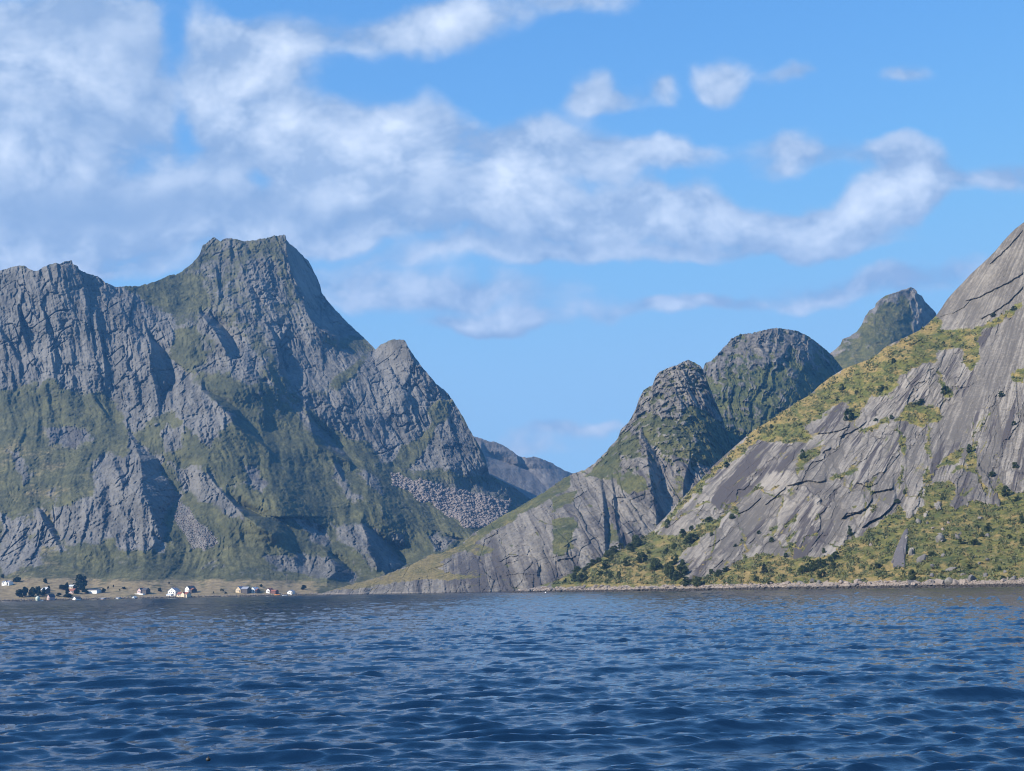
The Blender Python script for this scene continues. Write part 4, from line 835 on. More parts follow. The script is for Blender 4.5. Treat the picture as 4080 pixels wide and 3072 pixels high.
# ================================================================== water of the fjord
def build_water():
    rng = np.random.RandomState(5)
    ratio = 1.0036
    r = [5.0]
    while r[-1] < 1700: r.append(r[-1] * ratio + .004)
    r = np.array(r)
    az = np.radians(np.concatenate([np.linspace(-78, -40, 40), np.linspace(-39, -21.5, 80), np.linspace(-21, 21, 980), np.linspace(21.5, 39, 80), np.linspace(40, 78, 40)]))
    Rg, A = np.meshgrid(r, az, indexing='ij')
    X = Rg * np.sin(A); Y = Rg * np.cos(A)
    dr = np.gradient(r)[:, None]
    Zw = np.zeros_like(X); DX = np.zeros_like(X); DY = np.zeros_like(X)
    N = 160
    lam = np.exp(rng.uniform(math.log(.26), math.log(8.0), N))
    slope = (np.exp(-(lam / 2.9) ** 2) + .22) * rng.uniform(.5, 1.4, N)        # steepness each wave train adds
    slope *= WAVE_SLOPE / math.sqrt((slope ** 2).sum() / 2)
    wind = math.radians(-80)                       # travels towards the viewer
    patch = np.clip(1 + .4 * fbm(X / 26, Y / 40, oct=3, gain=.6, seed=91), .35, 1.8)
    for i in range(N):
        L = lam[i]; k = 2 * math.pi / L
        th = wind + (.16 if i % 2 else -.2) + rng.normal(0, .34 if L < 1.0 else .2)
        amp = slope[i] * L / (2 * math.pi)
        w = sstep(.4, .9, L / dr)                # leave out ripples finer than the mesh
        kx, ky = k * math.cos(th), k * math.sin(th)
        ph = kx * X + ky * Y + rng.uniform(0, 6.28)
        s, c = np.sin(ph), np.cos(ph)
        Zw += amp * w * patch * s
        DX += -.6 * amp * w * patch * math.cos(th) * -c * 1.0
        DY += -.6 * amp * w * patch * math.sin(th) * -c * 1.0
    sg = float(Zw[:400].std())
    Zw = sg * WAVE_PEAK * (np.exp(WAVE_SKEW * 2.5 * np.tanh(Zw / sg / 2.5)) - math.exp(WAVE_SKEW ** 2 / 2))   # sharp crests, flat troughs
    m, nt, b = new_mat('fjord_water'); g = NG(nt)
    b.inputs['Base Color'].default_value = col(.001, .007, .024)
    nt.links.new(g.attr('chop'), b.inputs['Roughness'])         # ripples too fine for the mesh
    b.inputs['IOR'].default_value = 1.9
    pos = g.n('ShaderNodeNewGeometry').outputs['Position']
    v = g.vmath('MULTIPLY', pos, (1.0, 1.7, 1.0))
    h = g.math('ADD', g.noise(v, 2.6, 5, .62), g.math('MULTIPLY', g.noise(v, .45, 3, .55), 1.6))
    bp = g.n('ShaderNodeBump'); bp.inputs['Distance'].default_value = .16
    wp = g.noise(g.vmath('MULTIPLY', pos, (.6, 1.0, 1.0)), .035, 4, .6)          # patches of wind on the water
    nt.links.new(g.ramp(wp, .35, .65, .06, .25), bp.inputs['Strength'])
    nt.links.new(h, bp.inputs['Height']); nt.links.new(bp.outputs[0], b.inputs['Normal'])
    P = np.stack([X + DX, Y + DY, Zw], -1)
    chop = np.interp(Rg, [20, 80, 300, 900], [.03, .05, .10, .17])
    o = grid_mesh('water', P, {'chop': chop}, m)
    tag(o, kind='structure')
WAVE_SLOPE, WAVE_PEAK, WAVE_SKEW = .34, 3.1, .3
build_water()

# ================================================================== summer haze over the fjord
def build_haze():
    bm = bmesh.new()
    bmesh.ops.create_cube(bm, size=1.0)
    zmin, zmax = -6.0, 900.0
    for v in bm.verts:
        v.co = Vector((v.co.x * 5200, v.co.y * 5000 + 2100, (zmin + zmax) / 2 + v.co.z * (zmax - zmin)))
    me = bpy.data.meshes.new('haze'); bm.to_mesh(me); bm.free()
    m = bpy.data.materials.new('haze_air'); m.use_nodes = True
    nt = m.node_tree; nt.nodes.clear()
    pv = nt.nodes.new('ShaderNodeVolumePrincipled')
    pv.inputs['Color'].default_value = HAZE_COL
    pv.inputs['Density'].default_value = HAZE_DENSITY
    pv.inputs['Anisotropy'].default_value = 0.0
    out = nt.nodes.new('ShaderNodeOutputMaterial')
    nt.links.new(pv.outputs[0], out.inputs['Volume'])
    me.materials.append(m)
    o = bpy.data.objects.new('haze', me); COL.objects.link(o)
    tag(o, kind='stuff')
HAZE_DENSITY = .00009
HAZE_COL = col(.13, .42, .95)
# ================================================================== materials for the small things
def plain_mat(name, c, rough=.7, var=.15, scale=1.5, metal=0.0):
    m, nt, b = new_mat(name); g = NG(nt)
    n = g.noise(g.n('ShaderNodeTexCoord').outputs['Object'], scale, 4, .6)
    lo = col(*[x * (1 - var) for x in c]); hi = col(*[min(x * (1 + var), 1) for x in c])
    nt.links.new(g.mix(n, lo, hi), b.inputs['Base Color'])
    b.inputs['Roughness'].default_value = rough; b.inputs['Metallic'].default_value = metal
    return m
def board_mat(name, c, var=.12):
    m, nt, b = new_mat(name); g = NG(nt)
    tc = g.n('ShaderNodeTexCoord').outputs['Object']
    sp = g.n('ShaderNodeSeparateXYZ'); nt.links.new(tc, sp.inputs[0])
    wv = g.math('FRACT', g.math('MULTIPLY', g.math('ADD', sp.outputs[0], sp.outputs[1]), 5.0))
    n = g.noise(tc, 1.3, 4, .6)
    lo = col(*[x * (1 - var) for x in c]); hi = col(*[min(x * (1 + var * .6), .85) for x in c])
    cc = g.mix(g.ramp(wv, 0.0, .12), col(*[x * .6 for x in c]), g.mix(n, lo, hi))
    nt.links.new(cc, b.inputs['Base Color']); b.inputs['Roughness'].default_value = .6
    return m
def leaf_mat(name, a, b_, c):
    m, nt, b = new_mat(name); g = NG(nt)
    geo = g.n('ShaderNodeNewGeometry'); oi = g.n('ShaderNodeObjectInfo')
    n = g.noise(geo.outputs['Position'], .9, 3, .6)
    cc = g.mix(g.ramp(n, .35, .65), a, b_)
    cc = g.mix(g.math('MULTIPLY', oi.outputs['Random'], .6), cc, c)
    nt.links.new(cc, b.inputs['Base Color']); b.inputs['Roughness'].default_value = .6; b.inputs['Specular IOR Level'].default_value = .3
    tr = g.n('ShaderNodeBsdfTranslucent'); nt.links.new(cc, tr.inputs['Color'])
    mx = g.n('ShaderNodeMixShader'); mx.inputs[0].default_value = .25
    nt.links.new(b.outputs[0], mx.inputs[1]); nt.links.new(tr.outputs[0], mx.inputs[2])
    nt.links.new(mx.outputs[0], nt.nodes['Material Output'].inputs['Surface'])
    return m
M_WHITE = board_mat('white_painted_boards', (.84, .83, .79), .05); M_CREAM = board_mat('cream_painted_boards', (.72, .58, .40)); M_PINK = board_mat('faded_pink_boards', (.52, .37, .34))
M_YELLOW = board_mat('ochre_painted_boards', (.58, .45, .28)); M_RED = board_mat('dark_red_boards', (.13, .05, .043)); M_DARKW = board_mat('dark_stained_boards', (.06, .05, .05))
M_ROOF = plain_mat('dark_slate_roof', (.055, .055, .065), .8); M_GREYROOF = plain_mat('grey_tin_roof', (.22, .23, .27), .5); M_REDROOF = plain_mat('rusty_red_roof', (.23, .085, .055), .8)
M_PALEROOF = plain_mat('pale_tin_roof', (.5, .53, .56), .45); M_GLASS = plain_mat('dark_window_glass', (.03, .035, .045), .15); M_BRICK = plain_mat('chimney_brick', (.25, .12, .09), .9, .3, 6)
M_DOOR = plain_mat('painted_door', (.10, .09, .08), .6); M_TRIM = plain_mat('white_trim', (.8, .8, .78), .6); M_WOOD = plain_mat('weathered_pole_wood', (.16, .13, .105), .9, .3, 4); M_BARK = plain_mat('grey_brown_bark', (.11, .09, .075), .9, .35, 3)
M_BOATW = plain_mat('white_boat_hull', (.82, .82, .80), .4, .04); M_BOATO = plain_mat('orange_boat_hull', (.75, .28, .07), .4, .08); M_BUOYY = plain_mat('faded_yellow_float', (.7, .45, .08), .5); M_BUOYD = plain_mat('black_float', (.02, .02, .02), .5)
M_TANK = plain_mat('pale_green_tank', (.45, .50, .42), .5, .06)
M_LEAF = leaf_mat('shrub_leaves', col(.028, .045, .013), col(.060, .085, .022), col(.085, .095, .028))
M_LEAFV = leaf_mat('village_tree_leaves', col(.014, .024, .010), col(.026, .040, .014), col(.03, .045, .018))
M_NEEDLE = leaf_mat('spruce_needles', col(.012, .022, .010), col(.022, .036, .014), col(.025, .035, .015))
def rock_mat(name, a, b_, c):
    m, nt, b = new_mat(name); g = NG(nt)
    geo = g.n('ShaderNodeNewGeometry'); oi = g.n('ShaderNodeObjectInfo')
    n = g.noise(geo.outputs['Position'], .8, 6, .65)
    cc = g.mix(g.ramp(n, .3, .7), a, b_)
    cc = g.mix(g.ramp(g.math('ADD', g.math('MULTIPLY', oi.outputs['Random'], .8), g.math('MULTIPLY', g.math('SUBTRACT', n, .5), .6)), .2, .8), cc, c)
    sp = g.n('ShaderNodeSeparateXYZ'); nt.links.new(geo.outputs['Position'], sp.inputs[0])
    wet = g.ramp(g.math('ADD', sp.outputs[2], g.math('MULTIPLY', g.math('SUBTRACT', n, .5), 1.2)), 1.35, .95)
    cc = g.mix(g.math('MULTIPLY', wet, .9), cc, col(.020, .017, .013))           # weed and black lichen below the tide mark
    nt.links.new(cc, b.inputs['Base Color']); b.inputs['Roughness'].default_value = .85
    bp = g.n('ShaderNodeBump'); bp.inputs['Strength'].default_value = .6; bp.inputs['Distance'].default_value = .3
    nt.links.new(g.noise(geo.outputs['Position'], 2.0, 6, .6), bp.inputs['Height']); nt.links.new(bp.outputs[0], b.inputs['Normal'])
    return m
M_SHOREROCK = rock_mat('shore_granite', col(.15, .12, .10), col(.32, .26, .215), col(.11, .10, .095))
M_HILLROCK = rock_mat('grey_boulder', col(.09, .083, .075), col(.185, .172, .155), col(.12, .11, .105))
M_SCREE = rock_mat('scree_granite', col(.10, .087, .078), col(.235, .203, .18), col(.185, .155, .138))
M_DARKROCK = rock_mat('dark_wet_rock', col(.06, .052, .054), col(.12, .108, .106), col(.08, .07, .07))

# ================================================================== mesh helpers
def mesh_obj(name, bm, mat, parent=None, smooth=False):
    me = bpy.data.meshes.new(name); bm.normal_update(); bm.to_mesh(me); bm.free()
    if smooth:
        me.polygons.foreach_set('use_smooth', [True] * len(me.polygons))
    me.materials.append(mat)
    o = bpy.data.objects.new(name, me); COL.objects.link(o)
    if parent: o.parent = parent
    return o
def box(bm, x0, x1, y0, y1, z0, z1):
    v = [bm.verts.new(p) for p in ((x0, y0, z0), (x1, y0, z0), (x1, y1, z0), (x0, y1, z0), (x0, y0, z1), (x1, y0, z1), (x1, y1, z1), (x0, y1, z1))]
    for f in ((0, 3, 2, 1), (4, 5, 6, 7), (0, 1, 5, 4), (1, 2, 6, 5), (2, 3, 7, 6), (3, 0, 4, 7)):
        bm.faces.new([v[i] for i in f])
def prism(bm, prof, y0, y1):
    """extrude an (x, z) outline along y"""
    a = [bm.verts.new((x, y0, z)) for x, z in prof]; b = [bm.verts.new((x, y1, z)) for x, z in prof]
    n = len(prof)
    bm.faces.new(a); bm.faces.new(b[::-1])
    for i in range(n):
        bm.faces.new((a[i], b[i], b[(i + 1) % n], a[(i + 1) % n]))
def tube(bm, p0, p1, r0, r1, n=8):
    p0 = Vector(p0); p1 = Vector(p1); d = (p1 - p0).normalized()
    s = d.orthogonal().normalized(); t = d.cross(s)
    a = [bm.verts.new(p0 + (s * math.cos(6.2832 * i / n) + t * math.sin(6.2832 * i / n)) * r0) for i in range(n)]
    b = [bm.verts.new(p1 + (s * math.cos(6.2832 * i / n) + t * math.sin(6.2832 * i / n)) * r1) for i in range(n)]
    bm.faces.new(a[::-1]); bm.faces.new(b)
    for i in range(n): bm.faces.new((a[i], a[(i + 1) % n], b[(i + 1) % n], b[i]))
def empty(name, loc, rz=0.0, label=None, cat=None, group=None):
    o = bpy.data.objects.new(name, None); COL.objects.link(o)
    o.location = loc; o.rotation_euler = (0, 0, rz); o.empty_display_size = .5
    return tag(o, label, cat, group)
def copy_tree(o, parent=None):
    c = o.copy(); COL.objects.link(c)
    if parent: c.parent = parent
    for ch in [x for x in bpy.data.objects if x.parent == o]:
        copy_tree(ch, c)
    return c

# ================================================================== village houses
rd = math.radians
def house(name, u, v, wpx, hpx, label, cat='house', wall=None, roof=None, ridge='depth', depth=None, yaw=rd(-20), rise=.42, chimney=True, wins=2, door=True, gable=None, porch=None, wing=None, layer=None):
    p = (layer or massif).ground(u, v)
    k = p.y / FPX
    W = wpx * k; H = hpx * k
    D = depth or (W * 1.25 if ridge == 'depth' else max(W * .5, 4.0))
    hr = H * rise; hw = H - hr
    root = empty(name, p + Vector((0, D * .25, 0)), yaw, label, cat)
    bm = bmesh.new()
    if ridge == 'depth':
        prism(bm, [(-W / 2, -2.5), (W / 2, -2.5), (W / 2, hw), (0, H), (-W / 2, hw)], -D / 2, D / 2)
    else:
        a = bmesh.new(); a.free()
        prof = [(-D / 2, -2.5), (D / 2, -2.5), (D / 2, hw), (0, H), (-D / 2, hw)]
        va = [bm.verts.new((-W / 2, y, z)) for y, z in prof]; vb = [bm.verts.new((W / 2, y, z)) for y, z in prof]
        bm.faces.new(va[::-1]); bm.faces.new(vb)
        for i in range(5): bm.faces.new((va[i], va[(i + 1) % 5], vb[(i + 1) % 5], vb[i]))
    if gable:                                  # a cross gable in the middle of the long front
        gw, gx = gable[0] * W, gable[1] * W
        prism(bm, [(gx - gw / 2, 0.05), (gx + gw / 2, 0.05), (gx + gw / 2, hw), (gx, H * 1.02), (gx - gw / 2, hw)], -D / 2 - .35, -.1)
    bmesh.ops.recalc_face_normals(bm, faces=bm.faces)
    mesh_obj('wall', bm, wall or M_WHITE, root)
    bm = bmesh.new(); th = .16; ov = .3
    def slab(L0, L1, half, z0, z1, axis, o0=ov):
        for s in (-1, 1):
            e = half + ov; ze = z0 - (z1 - z0) * ov / half
            q = [(s * e, ze + .02), (0, z1 + .02), (0, z1 + th + .02), (s * e, ze + th + .02)]
            if axis == 'y':
                vv = [[bm.verts.new((x, y, z)) for x, z in q] for y in (L0 - o0, L1 + ov)]
            else:
                vv = [[bm.verts.new((y, x, z)) for x, z in q] for y in (L0 - ov, L1 + ov)]
            bm.faces.new(vv[0]); bm.faces.new(vv[1][::-1])
            for i in range(4): bm.faces.new((vv[0][i], vv[1][i], vv[1][(i + 1) % 4], vv[0][(i + 1) % 4]))
    if ridge == 'depth': slab(-D / 2, D / 2, W / 2, hw, H, 'y')
    else: slab(-W / 2, W / 2, D / 2, hw, H, 'x')
    bmesh.ops.recalc_face_normals(bm, faces=bm.faces)
    rf = mesh_obj('roof', bm, roof or M_ROOF, root)
    if gable:
        bm = bmesh.new()
        for s in (-1, 1):
            e = gw / 2 + .25; ze = hw - .2
            q = [(gx + s * e, ze), (gx, H * 1.02 + .03), (gx, H * 1.02 + .2), (gx + s * e, ze + .17)]
            vv = [[bm.verts.new((x, y, z)) for x, z in q] for y in (-D / 2 - .6, -.1)]
            bm.faces.new(vv[0]); bm.faces.new(vv[1][::-1])
            for i in range(4): bm.faces.new((vv[0][i], vv[1][i], vv[1][(i + 1) % 4], vv[0][(i + 1) % 4]))
        bmesh.ops.recalc_face_normals(bm, faces=bm.faces)
        mesh_obj('dormer_roof', bm, roof or M_ROOF, root)
    if chimney:
        bm = bmesh.new(); box(bm, -.3, .3, D * .12, D * .12 + .6, H - .5, H + .8)
        mesh_obj('chimney', bm, M_BRICK, rf)
    fy = -D / 2 - (.39 if gable else .04)
    if wins:
        for i in range(wins):
            x = (i - (wins - 1) / 2) * W * .8 / max(wins, 2)
            bm = bmesh.new(); z0 = hw * .42; box(bm, x - .5, x + .5, (-D / 2 - .06), -D / 2 + .02, z0, z0 + min(1.1, hw * .45))
            w_ = mesh_obj('window', bm, M_TRIM, root)
            bm = bmesh.new(); box(bm, x - .38, x + .38, -D / 2 - .09, -D / 2 - .05, z0 + .1, z0 + min(1.0, hw * .45 - .1))
            mesh_obj('pane', bm, M_GLASS, w_)
        if ridge == 'depth' and H > 5:
            bm = bmesh.new(); box(bm, -.45, .45, -D / 2 - .06, -D / 2 + .02, hw + .1, hw + 1.1)
            w_ = mesh_obj('window', bm, M_TRIM, root)
            bm = bmesh.new(); box(bm, -.34, .34, -D / 2 - .09, -D / 2 - .05, hw + .2, hw + 1.0)
            mesh_obj('pane', bm, M_GLASS, w_)
    if door:
        x = W * .32
        bm = bmesh.new(); box(bm, x - .42, x + .42, fy - .03, -D / 2 + .02, .05, min(1.95, hw * .9))
        mesh_obj('door', bm, M_DOOR, root)
    if porch:                                  # flat terrace in front
        bm = bmesh.new(); box(bm, porch[0] * W, porch[1] * W, -D / 2 - 3.0, -D / 2 - .1, -1.2, -.1)
        mesh_obj('terrace', bm, M_WOOD if porch[2] == 'wood' else M_TRIM, root)
    if wing:                                   # a lower, darker wing at the side
        x0, x1, hh, mm, rr = wing
        bm = bmesh.new()
        prof = [(-D * .4, -2.5), (D * .4, -2.5), (D * .4, hh * H * .62), (0, hh * H), (-D * .4, hh * H * .62)]
        va = [bm.verts.new((x0 * W, y, z)) for y, z in prof]; vb = [bm.verts.new((x1 * W, y, z)) for y, z in prof]
        bm.faces.new(va[::-1]); bm.faces.new(vb)
        for i in range(5): bm.faces.new((va[i], va[(i + 1) % 5], vb[(i + 1) % 5], vb[i]))
        mesh_obj('wing', bm, mm, root)
        bm = bmesh.new()
        for s in (-1, 1):
            q = [(s * (D * .4 + .25), hh * H * .6), (0, hh * H + .03), (0, hh * H + .2), (s * (D * .4 + .25), hh * H * .6 + .17)]
            vv = [[bm.verts.new((x, y, z)) for y, z in q] for x in (x0 * W - .2, x1 * W + .2)]
            bm.faces.new(vv[0]); bm.faces.new(vv[1][::-1])
            for i in range(4): bm.faces.new((vv[0][i], vv[1][i], vv[1][(i + 1) % 4], vv[0][(i + 1) % 4]))
        bmesh.ops.recalc_face_normals(bm, faces=bm.faces)
        mesh_obj('wing_roof', bm, rr, root)
    return root
rd = math.radians
house('house', 14.5, 1264.5, 19, 9.6, 'low white house with a central gable, up the slope at the far left', wall=M_WHITE, roof=M_GREYROOF, ridge='side', depth=6, gable=(.34, .02), wins=4, rise=.30)
house('house', 98, 1282.5, 12, 13, 'dark house with a pale tin roof among the dark trees at the left', wall=M_DARKW, roof=M_PALEROOF, ridge='side', depth=6, wins=2, rise=.34, yaw=rd(-24))
house('barn', 202, 1281.5, 24, 8.6, 'long low white barn with a flat dark roof beside the tallest tree', 'barn', wall=M_WHITE, roof=M_ROOF, ridge='side', depth=7, wins=0, door=False, chimney=False, rise=.24)
house('house', 154.5, 1271, 11, 7.5, 'small cream house half hidden between the trees behind a pink barn', wall=M_CREAM, roof=M_PALEROOF, ridge='side', depth=5, wins=3, chimney=False)
house('barn', 156.5, 1281.5, 13, 9.5, 'pink barn with a rusty red roof between two dark trees', 'barn', wall=M_PINK, roof=M_REDROOF, ridge='side', depth=6, wins=2, chimney=False, rise=.45)
house('boathouse', 109, 1296.3, 8, 12.5, 'narrow pink boathouse with a dark roof at the water on the left', 'boathouse', wall=M_PINK, roof=M_ROOF, depth=6, wins=1, chimney=False, yaw=rd(-32))
house('boathouse', 165.5, 1296.2, 10, 7.2, 'low dark boathouse with a white front at the water below the long white barn', 'boathouse', wall=M_WHITE, roof=M_ROOF, depth=6, wins=0, chimney=False, yaw=rd(-30), rise=.5)
house('shed', 223, 1296, 6.5, 4.2, 'low greyish pink shed at the water right of the low dark boathouse', 'shed', wall=M_PINK, roof=M_GREYROOF, ridge='side', depth=4, wins=0, chimney=False, door=False)
house('shed', 254.5, 1294, 6, 3.5, 'tiny flat white shed on the bank between the long white barn and pink house', 'shed', wall=M_WHITE, roof=M_GREYROOF, ridge='side', depth=4, wins=0, chimney=False, door=False)
house('shed', 290, 1293, 5.5, 4.6, 'tiny white shed on the bank below the pink house with the slate roof', 'shed', wall=M_WHITE, roof=M_PALEROOF, depth=4, wins=0, chimney=False)
house('house', 304.5, 1282, 10, 12, 'pink gabled house with a dark slate roof, a dark wing and a pale terrace', wall=M_PINK, roof=M_ROOF, depth=7, wins=2, yaw=rd(-26), rise=.45, porch=(-.6, 1.6, 'white'), wing=(.5, 1.75, .95, M_DARKW, M_ROOF))
house('house', 375.5, 1285, 18.5, 15, 'broad white gabled house, biggest in the village, with a dark porch', wall=M_WHITE, roof=M_GREYROOF, depth=8, wins=3, rise=.42, wing=(.28, .5, .42, M_DARKW, M_ROOF))
house('shed', 366, 1287.4, 11, 4.4, 'low white outbuilding in front of the broad white gabled house', 'shed', wall=M_WHITE, roof=M_PALEROOF, ridge='side', depth=4, wins=2, chimney=False, door=False)
house('boathouse', 396.5, 1289.6, 25, 10.5, 'long cream boathouse with gables and a rusty red roof at the water', 'boathouse', wall=M_CREAM, roof=M_REDROOF, ridge='side', depth=7, gable=(.36, .1), wins=5, chimney=False, rise=.42)
house('house', 410.5, 1279.5, 12.5, 13.6, 'tall white gabled house with a dark side, behind the long cream boathouse', wall=M_WHITE, roof=M_ROOF, depth=8, wins=2, yaw=rd(-34), rise=.42, wing=(.5, .95, .62, M_DARKW, M_REDROOF))
house('house', 519, 1280, 13, 13.2, 'yellow house with a white gable and a long grey roof', wall=M_YELLOW, roof=M_GREYROOF, depth=7, wins=2, rise=.5, yaw=rd(-28), wing=(.5, 1.8, .9, M_DARKW, M_GREYROOF))
house('house', 549.5, 1280.2, 10.5, 11.6, 'narrow white gabled house with a dark brown annexe, right of the yellow house', wall=M_WHITE, roof=M_PALEROOF, depth=7, wins=2, rise=.42, yaw=rd(-28), wing=(.5, .85, .68, M_DARKW, M_REDROOF))
house('house', 582, 1281, 10, 10, 'small white gabled house with a long dark red wing', wall=M_WHITE, roof=M_REDROOF, depth=6, wins=2, rise=.45, yaw=rd(-28), wing=(.5, 1.9, .62, M_RED, M_REDROOF))
house('boathouse', 628.5, 1283.8, 11.5, 8.6, 'small white boathouse standing alone at the right end of the village', 'boathouse', wall=M_WHITE, roof=M_GREYROOF, depth=6, wins=1, chimney=False, rise=.36)

def pole(u, v, hpx, label):
    p = massif.ground(u, v); h = max(hpx * p.y / FPX, 6.0)
    r = empty('utility_pole', p, 0, label, 'pole', 'utility poles behind the village')
    bm = bmesh.new(); tube(bm, (0, 0, -1), (0, 0, h), .16, .11); mesh_obj('pole', bm, M_WOOD, r)
    bm = bmesh.new(); box(bm, -.9, .9, -.07, .07, h - .65, h - .5); mesh_obj('crossarm', bm, M_WOOD, r)
for i, (u, v, h, t) in enumerate([(237.6, 1256, 8.5, 'thin wooden utility pole up the slope right of the long white barn'), (307, 1257, 11, 'thin wooden utility pole above the pink gabled house'), (371, 1260.5, 11, 'thin wooden utility pole above the broad white house'),
                                  (433, 1259, 10, 'thin wooden utility pole above the gap right of the tall white house'), (475.5, 1271, 6, 'short wooden utility pole by the two small shrubs in the field'), (608, 1277, 12, 'thin wooden utility pole between the red wing and the lone boathouse'),
                                  (618.5, 1254, 8, 'thin wooden utility pole up the slope above the lone white boathouse'), (674, 1261, 12, 'thin wooden utility pole farthest right, past the lone boathouse'), (172.5, 1295.5, 9, 'thin pale pole at the water beside the low dark boathouse'), (350, 1282, 7, 'short wooden pole left of the broad white house')]):
    pole(u, v, h, t)

# ================================================================== boats and floats
def boat(u, v, L, mat, label, rz, z=None, name='rowing_boat'):
    Y = 3.0 / max((v - float(v_at_height(np.array([u]), np.array([3e6]), CAM_Z)[0])) / FPX, 1e-4)
    if z is None: p = massif.ground(u, v)
    else: p = Vector(at(u, v, Y)); p.z = z
    r = empty(name, p, rz, label, 'boat')
    bm = bmesh.new(); N = 9; rings = []
    for i in range(N):
        t = i / (N - 1); x = (t - .5) * L; w = .30 * L * .5 * math.sin(math.pi * min(1, .18 + t * .82) ** .8) ** .7 if t < 1 else .02
        hgt = .13 * L * (1 + .5 * abs(t - .4))
        rings.append([bm.verts.new(q) for q in ((x, -w, hgt), (x, -w * .8, .02 * L), (x, 0, -.02 * L), (x, w * .8, .02 * L), (x, w, hgt), (x, w * .85, hgt - .01 * L), (x, 0, .03 * L), (x, -w * .85, hgt - .01 * L))])
    for a, b in zip(rings, rings[1:]):
        for i in range(8): bm.faces.new((a[i], a[(i + 1) % 8], b[(i + 1) % 8], b[i]))
    bm.faces.new(rings[0][::-1]); bm.faces.new(rings[-1])
    bmesh.ops.recalc_face_normals(bm, faces=bm.faces)
    mesh_obj('hull', bm, mat, r)
    bm = bmesh.new()
    box(bm, -.05 * L, .0, -.11 * L, .11 * L, .075 * L, .09 * L)
    mesh_obj('thwart', bm, M_WOOD, r)
boat(1189, 1278.6, 4.4, M_BOATW, 'white boat moored by the tip of the rocky right shore', rd(15), z=.1)
boat(615, 1287.4, 4.6, M_BOATW, 'white boat on the shore left of the lone white boathouse', rd(8))
boat(599, 1285.2, 4.8, M_BOATO, 'orange boat drawn up below the house with the red wing', rd(-10))
boat(88.5, 1297.5, 4.0, M_BOATW, 'white boat on the beach between the round tank and the narrow pink boathouse', rd(5))
def float_(u, v, r, mat, label, squash=.8):
    vh = float(v_at_height(np.array([u]), np.array([3e6]), CAM_Z)[0])
    Y = CAM_Z * FPX / (v - vh)
    p = at(u, v, Y); o = empty('float', (p[0], p[1], .04), 0, label, 'float')
    bm = bmesh.new(); bmesh.ops.create_uvsphere(bm, u_segments=16, v_segments=10, radius=r)
    for q in bm.verts: q.co.z *= squash
    mesh_obj('ball', bm, mat, o, True)
    bm = bmesh.new(); tube(bm, (0, 0, r * squash * .9), (0, 0, r * squash * 1.5), r * .18, r * .18); mesh_obj('eyelet', bm, mat, o)
float_(1178.5, 1280.2, .45, M_BOATW, 'white mooring float beside the white boat at the right shore')
float_(1047, 1327, .13, M_BUOYY, 'small yellowish float out on the middle water')
float_(450, 1633, .045, M_BUOYD, 'tiny black float on the near water at the lower left')
def tank():
    p = massif.ground(81.5, 1297.5); r = empty('storage_tank', p, 0, 'round pale green tank standing at the water on the left', 'tank')
    bm = bmesh.new(); R = 1.8
    prof = [(0, 3.6), (.6, 3.55), (1.2, 3.3), (1.65, 2.75), (1.8, 2.0), (1.75, 1.0), (1.5, .3), (1.3, -1)]
    rings = [[bm.verts.new((x * math.cos(6.2832 * i / 20), x * math.sin(6.2832 * i / 20), z)) for i in range(20)] for x, z in prof[1:]]
    top = bm.verts.new((0, 0, 3.6))
    for i in range(20): bm.faces.new((top, rings[0][i], rings[0][(i + 1) % 20]))
    for a, b in zip(rings, rings[1:]):
        for i in range(20): bm.faces.new((a[i], b[i], b[(i + 1) % 20], a[(i + 1) % 20]))
    bmesh.ops.recalc_face_normals(bm, faces=bm.faces)
    mesh_obj('shell', bm, M_TANK, r, True)
    bm = bmesh.new(); tube(bm, (0, 0, 3.5), (0, 0, 3.85), .3, .3, 12); mesh_obj('hatch', bm, M_TRIM, r)
tank()

# ================================================================== trees and shrubs
def leaf_cloud(seed, n, leaf, shape):
    """many small leaf clumps through the volume of a crown; shape(rng) -> centre"""
    rng = np.random.RandomState(seed)
    c = np.array([shape(rng) for _ in range(n)])
    a = rng.normal(size=(n, 3)); a /= np.linalg.norm(a, axis=1, keepdims=True)
    b = np.cross(a, rng.normal(size=(n, 3))); b /= np.linalg.norm(b, axis=1, keepdims=True)
    s = leaf * rng.uniform(.6, 1.4, (n, 1))
    P = np.stack([c - a * s - b * s * .5, c + a * s * .3 - b * s * .7, c + a * s + b * s * .4, c - a * s * .4 + b * s * .7], 1).reshape(-1, 3)
    me = bpy.data.meshes.new('crown')
    me.vertices.add(len(P)); me.vertices.foreach_set('co', P.astype(np.float32).ravel())
    me.loops.add(len(P)); me.loops.foreach_set('vertex_index', np.arange(len(P), dtype=np.int32))
    me.polygons.add(n); me.polygons.foreach_set('loop_start', np.arange(0, 4 * n, 4, dtype=np.int32)); me.polygons.foreach_set('loop_total', np.full(n, 4, np.int32))
    me.update(calc_edges=True)
    return me
def clumps(seed, k, flat=1.0, base=.3):
    """unit crown (width 1, height 1): clump centres and radii"""
    rng = np.random.RandomState(seed); L = []
    for i in range(k):
        th = rng.uniform(0, 6.2832); t = rng.uniform(0, 1); rr = .34 * math.sqrt(rng.uniform(.05, 1)) * (1 - .55 * t ** 2)
        L.append((rr * math.cos(th), rr * math.sin(th), base + (.86 - base) * t, rng.uniform(.11, .20) * (1.1 - .35 * t)))
    def shape(r):
        x, y, z, q = L[r.randint(k)]
        d = r.normal(size=3); d /= np.linalg.norm(d); d *= q * r.uniform(.45, 1.0) ** .5
        return (x + d[0], y + d[1], max(.03, z + d[2] * .9))
    return shape
